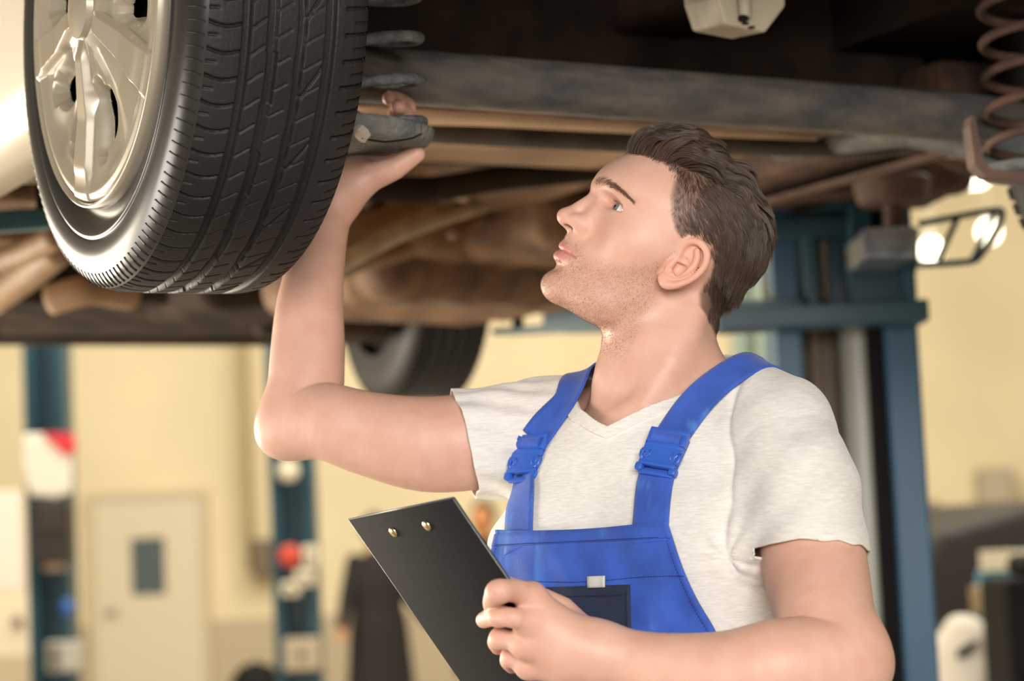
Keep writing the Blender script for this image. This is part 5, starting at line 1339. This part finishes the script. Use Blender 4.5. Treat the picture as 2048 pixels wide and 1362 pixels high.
# braces and buckles
def resamp(P_, n):
    P_ = crm(P_, 12); s = np.r_[0, np.cumsum(np.linalg.norm(np.diff(P_, axis=0), axis=1))]
    q = np.linspace(0, s[-1], n); return np.stack([np.interp(q, s, P_[:, i]) for i in range(3)], 1)
def ribbon(name, path, width, parent, off, thick=.0022, n=70):
    """flat webbing along a path over the shirt"""
    P_ = resamp(path, n); c = TO + np.array([0, 0, -.15]); N_ = np.zeros((n, 3))
    for i in range(n):
        h = BT.find_nearest(Vector(P_[i])); nn = np.array(h[1]); N_[i] = nn if nn @ (P_[i] - c) > 0 else -nn
    for _ in range(14):
        N_[1:-1] = N_[1:-1] * .5 + (N_[:-2] + N_[2:]) * .25; N_ /= np.linalg.norm(N_, axis=1, keepdims=True)
    T_ = np.gradient(P_, axis=0); T_ /= np.linalg.norm(T_, axis=1, keepdims=True)
    S_ = np.cross(T_, N_); S_ /= np.linalg.norm(S_, axis=1, keepdims=True)
    R_ = np.zeros((n, 9, 3))
    for i in range(n):
        for k in range(9):
            q = P_[i] + S_[i] * (k / 8 - .5) * width + N_[i] * off
            h = BT.find_nearest(Vector(q)); hn = np.array(h[1]); hn = hn if hn @ N_[i] > 0 else -hn
            sd = (q - np.array(h[0])) @ hn
            R_[i, k] = q + N_[i] * min(max(off * .8 - sd, 0), .015)
    for _ in range(8):
        R_[1:-1] = R_[1:-1] * .5 + (R_[:-2] + R_[2:]) * .25
        R_[:, 1:-1] = R_[:, 1:-1] * .6 + (R_[:, :-2] + R_[:, 2:]) * .2
    return strip(name, R_, m_blue, parent, thick, 0.0), R_
def over_shoulder(last, l1):
    """carry on over the shoulder from the last point and down the back"""
    l0, f0, _ = to_torso(last); pts = []
    for df, k in ((.030, 1.16 if l0 < 0 else 1.04), (.070, 1.18 if l0 < 0 else 1.02), (.105, 1.02 if l0 < 0 else .92)):
        q = Vector(from_torso((l0 * k, max(f0 - df, -.035 - df * .3), .5))); h = BT.ray_cast(q, Vector((0, 0, -1)))
        if h[0] is None: h = BT.find_nearest(q - Vector((0, 0, .47)))
        pts.append(np.array(h[0]))
    for u, l in ((-.12, l0 * .58), (-.23, l0 * .28), (-.34, l1)): pts.append(front(l, u, -1.0))
    return pts
BUCK = []
for (pts, top, lsh, bot) in (([(1318, 950), (1345, 880), (1392, 812), (1440, 768), (1484, 741)], None, .112, .067), ([(1054, 962), (1076, 888), (1110, 838), (1148, 800)], None, -.100, -.095)):
    low = [bib_at(bot, -.150, .004), hit(pts[0][0] - 8, pts[0][1] + 45)[0], hit(*pts[0])[0], hit(*pts[1])[0]]
    px_t = proj(low[1])[0] - (4 if lsh < 0 else 8)                              # hangs straight down to the bib
    ls = np.linspace(-.14, .14, 141); cand = np.array([bib_at(l, -.152, -.0035) for l in ls]); low[0] = cand[np.argmin(np.abs(proj(cand)[:, 0] - px_t))]
    tabr, R1 = ribbon('brace_tab', low, .040, over, .0045, .003, 40)
    path = [hit(*p)[0] for p in pts[1:]]; path += over_shoulder(path[-1], .02 if lsh > 0 else -.02)
    st, R2 = ribbon('brace_strap', path, .037, over, .0058, .0022, 90)
    BUCK.append((hit(*pts[0]), hit(*pts[1]), R1, R2))
def buckle(h0, h1):
    p0, n0 = h0; p1, n1 = h1
    y = p1 - p0; Lb = np.linalg.norm(y); y /= Lb; n = (n0 + n1) / 2; n -= y * (n @ y); n /= np.linalg.norm(n); x = np.cross(y, n)
    o = (p0 + p1) / 2 + n * .0095
    Mx = Matrix([[x[0], y[0], n[0], o[0]], [x[1], y[1], n[1], o[1]], [x[2], y[2], n[2], o[2]], [0, 0, 0, 1]])
    hw, hh = .0215, Lb / 2 + .004
    e = MB()
    # socket plate with waisted sides
    out = [(-hw, hh * .28), (-hw, hh * .02), (-hw * .80, -hh * .18), (-hw * .80, -hh * .42), (-hw, -hh * .56), (hw, -hh * .56), (hw * .80, -hh * .42), (hw * .80, -hh * .18), (hw, hh * .02), (hw, hh * .28)]
    e.prism(out, -.0035, .0035, Mx)
    b = e.build('buckle', m_plast, over, bevel=.0012, auto=40)
    e = MB(); e.box((-hw + .003, hh * .62, 0), (.006, hh * .74, .0085), bev=.0015); e.box((hw - .003, hh * .62, 0), (.006, hh * .74, .0085), bev=.0015)
    e.box((0, hh * .95, .0005), (hw * 2, .0055, .0085), bev=.0018); e.box((0, hh * .30, .0), (hw * 2, .006, .0085), bev=.0015)
    bmesh.ops.transform(e.bm, matrix=Mx, verts=e.bm.verts); e.build('ladder_lock', m_plast, b, auto=40)
    e = MB(); e.tube([(-hw + .006, hh * .64, .0015), (0, hh * .64, .0022), (hw - .006, hh * .64, .0015)], .0065, 14); bmesh.ops.transform(e.bm, matrix=Mx, verts=e.bm.verts); e.build('strap_roll', m_blue, b, auto=40)
    e = MB(); e.box((-hw * 1.02 + .003, -hh * .80, .0), (.0085, hh * .36, .0095), bev=.0025); e.box((hw * 1.02 - .003, -hh * .80, .0), (.0085, hh * .36, .0095), bev=.0025)
    e.box((0, -hh * .62, .0015), (hw * 1.9, .005, .0075), bev=.0015); e.box((0, -hh * .95, -.002), (hw * 1.8, .005, .005), bev=.0015)
    bmesh.ops.transform(e.bm, matrix=Mx, verts=e.bm.verts); e.build('clip_frame', m_plast, b, auto=40)
    for s in (1, -1):
        e = MB(); e.tube([(s * hw * .92, hh * .02, .002), (s * hw * 1.0, -hh * .12, .002), (s * hw * .97, -hh * .30, .002), (s * hw * .86, -hh * .50, .002)], .0026, 8)
        e.tube([(s * hw * .62, -hh * .02, .0034), (s * hw * .50, -hh * .18, .0036), (s * hw * .62, -hh * .36, .0034)], .0012, 6)
        bmesh.ops.transform(e.bm, matrix=Mx, verts=e.bm.verts); e.build('prong', m_plast, b, smooth=True)
for h0, h1, _, _ in BUCK: buckle(h0, h1)

# boots
m_boot = mat('black_leather', (0.02, 0.018, 0.016), 0.45, var=0.2)
for s in (1, -1):
    a = from_torso((s * .105, -.03, -1.37)); a[2] = .09
    toe = a + tf * .20 + tl * s * .02
    def bsdf(p):
        d = chain(p, [a + [0, 0, .07], a + [0, 0, -.03], a + tf * .10 + [0, 0, -.04], toe + [0, 0, -.045]], [.052, .05, .046, .040])
        return smax(d, .004 - p[:, 2], .008)
    v, q = surface(bsdf, a - [.3, .3, .1], a + [.3, .3, .16], .006); mesh_np('boot', v, q, m_boot, person)
# ------------------------------------------------------------------ hair
def hair_obj(name, P_, r0, r1, m, parent, label=None, col=None):
    """P_: (n, k, 3) strand points"""
    n, k = P_.shape[:2]
    hc = bpy.data.hair_curves.new(name); hc.add_curves([k] * n)
    hc.attributes['position'].data.foreach_set('vector', P_.astype(np.float32).ravel())
    ra = hc.attributes.get('radius') or hc.attributes.new('radius', 'FLOAT', 'POINT')
    t = np.linspace(0, 1, k); rr = np.tile(r0 + (r1 - r0) * t ** 1.5, n).astype(np.float32); ra.data.foreach_set('value', rr)
    if col is not None:
        ca = hc.attributes.new('tone', 'FLOAT', 'CURVE'); ca.data.foreach_set('value', col.astype(np.float32))
    hc.materials.append(m)
    o = bpy.data.objects.new(name, hc); COL.objects.link(o); setp(o, parent)
    if label: o['label'] = label
    return o
def hair_mat(name, c0, c1, rough=0.42, spec=0.5):
    m = bpy.data.materials.new(name); m.use_nodes = True; nt = m.node_tree; b = nt.nodes['Principled BSDF']
    a = nt.nodes.new('ShaderNodeAttribute'); a.attribute_name = 'tone'
    mx = nt.nodes.new('ShaderNodeMix'); mx.data_type = 'RGBA'; mx.inputs[6].default_value = (*c0, 1); mx.inputs[7].default_value = (*c1, 1)
    nt.links.new(a.outputs['Fac'], mx.inputs[0]); nt.links.new(mx.outputs[2], b.inputs['Base Color'])
    b.inputs['Roughness'].default_value = rough; b.inputs['Specular IOR Level'].default_value = spec; b.inputs['Anisotropic'].default_value = 0.6
    return m
rng = np.random.default_rng(5)
# root sampling on the head surface
HF = BQ[(inhead[BQ]).all(1)]; HT = np.vstack([HF[:, [0, 1, 2]], HF[:, [0, 2, 3]]])
HL = to_head(BV)
def sample(maskfun, n):
    a, b, c = (HL[HT[:, i]] for i in range(3)); cr = np.cross(b - a, c - a); ar = np.linalg.norm(cr, axis=1)
    ctr = (a + b + c) / 3; w = ar * np.clip(maskfun(ctr), 0, None); cw = np.cumsum(w)
    ix = np.searchsorted(cw, rng.random(n) * cw[-1]); u, v = rng.random(n), rng.random(n); fl = u + v > 1; u[fl] = 1 - u[fl]; v[fl] = 1 - v[fl]
    p = a[ix] + (b[ix] - a[ix]) * u[:, None] + (c[ix] - a[ix]) * v[:, None]
    nn = cr[ix] / (ar[ix][:, None] + 1e-9)
    o = p - np.array([15, 0, 30.]); nn *= np.sign((nn * o).sum(1))[:, None]
    return p, nn
def unit(v): return v / (np.linalg.norm(v, axis=-1, keepdims=True) + 1e-9)
SKC, SKR = np.array([13, 0, 54.]), np.array([99, 76, 75.])
def skull_n(p): return unit((p - SKC) / SKR ** 2)
def noise3(p, s, seed):
    r = np.random.default_rng(seed); out = np.zeros((len(p), 3))
    for k in range(4):
        d = r.normal(size=(3, 3)) / s * (1.4 ** k); ph = r.random(3) * 6.28
        out += np.sin(p @ d.T + ph) / (1.3 ** k)
    return out / 2.2
def grow_hair(root, nrm, L, flow_fn, lift0, lift1, k, wave, curl=0.0):
    """integrate strands over the skull; all arrays per strand"""
    n = len(root); P_ = np.zeros((n, k, 3)); p = root - nrm * 1.0; P_[:, 0] = p
    st = L / (k - 1)
    h0 = ((p - SKC) / SKR); 
    for i in range(1, k):
        t = i / (k - 1)
        low = sstep(44 - root[:, 2], 0, 26)[:, None] * sstep(-root[:, 0], 15, 35)[:, None]; nn = unit((skull_n(p) if i > 1 else unit(nrm * .5 + skull_n(p) * .5)) * (1 - low) + nrm * low)
        fl = flow_fn(p, root, t); fl = unit(fl - nn * (fl * nn).sum(1, keepdims=True) * (1 - .75 * low))
        lift = (lift0 * (1 - t) ** 1.4 + lift1 * t)[:, None]
        d = unit(fl + nn * lift + wave * noise3(p + root * .25, 16.0, 3) * (0.3 + t))
        p = p + d * st[:, None]
        # never under the scalp
        q = (p - SKC) / SKR; rr = np.linalg.norm(q, axis=1); push = np.maximum(1.006 + 0.006 * t - rr, 0)
        far = (p[:, 2] > 20) & (root[:, 2] > 20)
        p = p + skull_n(p) * (push * 70 * far)[:, None]
        P_[:, i] = p
    return P_
def clump(P_, root, n_cl, amt, seed):
    r = np.random.default_rng(seed); ci = r.choice(len(root), n_cl, replace=False); c = root[ci]
    best = np.full(len(root), 1e9); who = np.zeros(len(root), int)
    for j in range(n_cl):
        d = ((root - c[j]) ** 2).sum(1); m = d < best; best[m] = d[m]; who[m] = j
    k = P_.shape[1]; t = np.linspace(0, 1, k)[None, :, None]
    g = P_[ci[who]] ; off = (root - c[who])[:, None, :]
    am = (amt * (0.6 + 0.8 * r.random(n_cl)))[who][:, None, None]
    return P_ + (g + off * (1 - .25 * t) - P_) * np.clip(am * t ** 0.9, 0, .95) - off * np.clip(am * t ** 1.2, 0, 1) * 0.62, who
m_hair = hair_mat('brown_hair', (0.030, 0.0175, 0.011), (0.125, 0.074, 0.046), 0.33, 0.65)
def topness(p):
    y = np.abs(p[:, 1])
    # long top above the parting ridge that drops towards the crown and the back
    zr = np.interp(p[:, 0], [-90, -60, -20, 20, 60, 100], [62, 86, 104, 106, 101, 88])
    return sstep(p[:, 2] - zr, -5, 6)
# under-layer: short clipped sides and nape
def m_side(p): return sstep(hair_mask(p), -2.5, 3.5) * (1 - .85 * topness(p)) * (0.25 + 0.75 * sstep(hair_mask(p), 0, 9)) * (1 + 2.0 * sstep(8 - p[:, 2], 0, 14))
r_, n_ = sample(m_side, 24000)
def flow_side(p, root, t):
    x, y, z = root[:, 0], root[:, 1], root[:, 2]; b = sstep(-x, -10, 60); low = sstep(-z, -20, 20)
    f = np.stack([-0.75 + 0.40 * b, 0 * x, -0.55 - 0.5 * b - .3 * low], 1); front = sstep(x, 20, 45)[:, None]
    f = f * (1 - front) + np.array([-0.25, 0, -0.95]) * front
    f[:, 1] -= np.sign(y) * 0.5 * b * np.minimum(np.abs(y) / 20, 1) * (z < 20)
    return f + 0.16 * noise3(root, 5.0, 8)
e_ = hair_mask(r_); Ls = np.clip(4.5 + 0.25 * np.clip(e_, 0, 30) + 7.0 * sstep(-r_[:, 0], 0, 55) + 8 * sstep(r_[:, 2], 45, 95) * sstep(-r_[:, 0], -40, 30) + 6 * sstep(-r_[:, 0], 40, 70) * sstep(r_[:, 2], -30, 10), 4, 24) * rng.uniform(.7, 1.2, len(r_))
PS = grow_hair(r_, n_, Ls, flow_side, np.full(len(r_), .62), np.full(len(r_), .08), 5, 0.14)
PS, _ = clump(PS, r_, 1500, .35, 2)
hair = hair_obj('hair', from_head(PS.reshape(-1, 3)).reshape(PS.shape), .00012, .00005, m_hair, person, 'short brown hair, longer and swept back on top', np.clip(rng.normal(.42, .25, len(PS)), 0, 1))
# long swept top
def m_top(p): return sstep(hair_mask(p), -1.5, 2.5) * sstep(topness(p), .12, .6)
r_, n_ = sample(m_top, 20000)
frontness = sstep(r_[:, 0], 45, 92)
def flow_top(p, root, t):
    fr = sstep(root[:, 0], 50, 92)[:, None]; bk = sstep(-root[:, 0], -30, 55)[:, None]
    f = np.tile(np.array([-1.0, 0, 0.05]), (len(p), 1))
    f = f + bk * np.array([.35, 0, -1.1])
    f[:, 1] += 0.12 * np.sign(root[:, 1]) * sstep(np.abs(root[:, 1]), 15, 50) 
    q = np.array([0.75, 0.10, 0.9]) * (1 - t) + np.array([-.9, .15, .1]) * t
    f = f * (1 - fr * max(0, 1 - 1.7 * t)) + q * fr * max(0, 1 - 1.7 * t)
    return f + 0.22 * noise3(root, 11.0, 4)
x_ = r_[:, 0]
Lt = np.interp(x_, [-90, -60, -20, 30, 70, 100], [24, 28, 36, 46, 52, 46]) * (1 - .35 * sstep(np.abs(r_[:, 1]), 42, 66)) * rng.uniform(.75, 1.15, len(r_))
l0 = np.interp(x_, [-90, -40, 20, 60, 95], [.35, .65, 1.2, 1.9, 2.6]) * (1 - .45 * sstep(np.abs(r_[:, 1]), 38, 64))
PT = grow_hair(r_, n_, Lt, flow_top, l0, np.interp(x_, [-90, -40, 40, 95], [.02, -.05, -.25, -.35]), 11, 0.42)
PT, who = clump(PT, r_, 420, .75, 7)
ct = np.random.default_rng(3).normal(0, .18, 420)[who]
hair_obj('hair_top', from_head(PT.reshape(-1, 3)).reshape(PT.shape), .00014, .00005, m_hair, hair, None, np.clip(rng.normal(.48, .20, len(PT)) + ct, 0, 1))
# eyebrows, lashes, stubble
m_brow = hair_mat('brow_hair', (0.11, 0.046, 0.028), (0.30, 0.15, 0.085), 0.5)
bc = np.array([(112, 8, 45), (105, 19, 48.5), (96, 31, 50.5), (86, 41, 50), (74, 50, 45.5)], float)
def surf_tree(): return BVHTree.FromPolygons([tuple(v) for v in HL[inhead]], (np.cumsum(inhead) - 1)[HF].tolist())
HB = surf_tree()
def on_head(P_, off=0.0):
    """drop points onto the face from outside"""
    out = np.zeros_like(P_); nn = np.zeros_like(P_)
    for i, q in enumerate(P_):
        ax = np.array([45, 0, q[2] - 6]); d = (q - ax) / np.linalg.norm(q - ax)
        h = HB.ray_cast(Vector(ax + d * 110), Vector(-d))
        if h[0] is None: h = HB.find_nearest(Vector(q))
        n = np.array(h[1]); n = n if n @ d > 0 else -n
        out[i] = np.array(h[0]) + n * off; nn[i] = n
    return out, nn
bl_ = crm(bc, 20); nb_ = 700; B_ = []
for s in (1, -1):
    t = rng.random(nb_) ** .85; ii = (t * (len(bl_) - 2)).astype(int); c = bl_[ii].copy(); w = np.interp(t, [0, .15, .6, 1], [3.6, 4.4, 3.2, 1.0])
    c[:, 2] += rng.uniform(-1, 1, nb_) * w; c[:, 1] *= s
    p, n = on_head(c); tg = bl_[np.minimum(ii + 1, len(bl_) - 1)] - bl_[ii]; tg[:, 1] *= s; tg = unit(tg)
    up = np.interp(t, [0, .2, .5, 1], [1.3, .7, .15, -.1]) - np.sign(c[:, 2] - bl_[ii][:, 2]) * .25
    d = unit(tg + np.outer(up, [0, 0, 1]) + n * .35 + .2 * rng.normal(size=(nb_, 3)))
    L_ = np.interp(t, [0, .2, 1], [5.5, 8, 6]) * rng.uniform(.7, 1.2, nb_)
    S_ = np.stack([p - n * .4, p + d * (L_ * .5)[:, None], p + d * L_[:, None] - n * (L_ * .28)[:, None] + tg * (L_ * .12)[:, None]], 1); B_.append(S_)
B_ = np.vstack(B_)
hair_obj('eyebrows', from_head(B_.reshape(-1, 3)).reshape(B_.shape), .00015, .00004, m_brow, person, None, rng.random(len(B_)))
LS_ = []
for s in (1, -1):
    for q in np.linspace(-.35, .92, 30):
        al = 1 - q * q; ph = math.radians(20 + 76 * q)
        for ee, sg, ln in ((27 * al + 1.5 * q, 1, 5.0), (-13 * al + 1.5 * q, -1, 2.6)):
            e2 = math.radians(ee); d = np.array([math.cos(e2) * math.cos(ph), s * math.cos(e2) * math.sin(ph), math.sin(e2)]); c = np.array([EYE_C[0], s * EYE_C[1], EYE_C[2]])
            p = c + d * 13.2; o = np.array([math.cos(ph), s * math.sin(ph), 0.0])
            LS_.append([p, p + o * ln * .55 + np.array([0, 0, sg * .6]), p + o * ln * .9 + np.array([0, 0, sg * ln * .42])])
LS_ = np.array(LS_); hair_obj('eyelashes', from_head(LS_.reshape(-1, 3)).reshape(LS_.shape), .00007, .00002, m_brow, person, None, np.zeros(len(LS_)))
m_beard = hair_mat('stubble_hair', (0.11, 0.052, 0.03), (0.30, 0.16, 0.09), 0.5)
r_, n_ = sample(lambda p: np.clip(beard_mask(p), 0, 1) ** 1.3 * (hair_mask(p) < 0), 15000)
d = unit(np.array([-.30, 0, -.95]) + .28 * rng.normal(size=r_.shape)); d = unit(d - n_ * (d * n_).sum(1, keepdims=True) + n_ * .55); L_ = rng.uniform(0.8, 1.9, len(r_))
S_ = np.stack([r_ - n_ * .2, r_ + d * (L_ * .5)[:, None], r_ + (d - n_ * .12) * L_[:, None]], 1)
hair_obj('stubble', from_head(S_.reshape(-1, 3)).reshape(S_.shape), .00007, .00003, m_beard, person, None, rng.random(len(S_)))
# ------------------------------------------------------------------ clipboard in his left hand
T1, T0 = at(905, 997, 2.115), at(697, 1040, 2.312)
e_w = T0 - T1; Wd = np.linalg.norm(e_w); e_w /= Wd
b1 = at(1015, 1155, 2.135); e_l = b1 - T1; e_l -= e_w * (e_l @ e_w); e_l /= np.linalg.norm(e_l); e_n = np.cross(e_w, e_l)
if e_n @ (CAM_POS - T1) < 0: e_n = -e_n
Mx = Matrix([[e_w[0], e_l[0], e_n[0], T1[0]], [e_w[1], e_l[1], e_n[1], T1[1]], [e_w[2], e_l[2], e_n[2], T1[2]], [0, 0, 0, 1]])
clip = empty('clipboard'); clip.matrix_world = Mx; tag(clip, 'black clipboard seen from the back, held in the left hand of the man', 'clipboard')
Ll = .335
m_cb = mat('black_vinyl', (.0095, .0095, .0105), .75, var=.1, vscale=60, bump=.05, bscale=900, spec=.08); m_edge = mat('vinyl_edge', (.055, .075, .09), .4)
mb = MB(); mb.box((Wd / 2, Ll / 2, -.0016), (Wd, Ll, .0032), bev=.0009); mb.build('board', m_cb, clip, auto=40)
for (x0, y0, x1, y1) in ((-.0002, .001, -.0002, Ll), (Wd, .001, Wd, Ll), (0, -.0002, Wd, -.0002)):
    mb = MB(); mb.tube([(x0, y0, -.0010), (x1, y1, -.0010)], .0010, 6); mb.build('welt', m_edge, clip, smooth=True)
m_brass = mat('brass', (.62, .47, .24), .25, 1.0)
for px, py in ((787, 1064), (854, 1051)):
    d = at(px, py, 3.0) - CAM_POS; t = ((T1 - CAM_POS) @ e_n) / (d @ e_n); q = CAM_POS + d * t - T1; u, v = q @ e_w, q @ e_l
    mb = MB(); mb.lathe([(0, .0058), (.0012, .0056), (.0024, .0040), (.0028, .0), ], (u, v, 0), (0, 0, 1), 24); r = mb.build('rivet', m_brass, clip, smooth=True)
# the clip and the paper on the far side
mb = MB(); mb.box((Wd / 2, .052, -.0080), (.13, .035, .007), bev=.002); mb.tube([(Wd / 2 - .055, .040, -.011), (Wd / 2 + .055, .040, -.011)], .004, 10); mb.build('spring_clip', m_chrome, clip, auto=40)
mb = MB(); mb.box((Wd / 2, Ll / 2 + .012, -.0042), (Wd - .018, Ll - .035, .0012)); mb.build('paper', mat('paper', (.8, .79, .76), .8), clip)
p = at(752, 1100, 16.0); far_person('person', (p[0], 16.0, 0), 1.62, 'person in a long dark coat walking far behind the clipboard', (.010, .007, .006), True, (.62, .26, .10), .5)
p = at(966, 1040, 17.0); far_person('person', (p[0], 17.0, 0), 1.70, 'person in dark clothes standing far behind the bib straps', (.010, .007, .006), False, (.60, .25, .09), -.3)
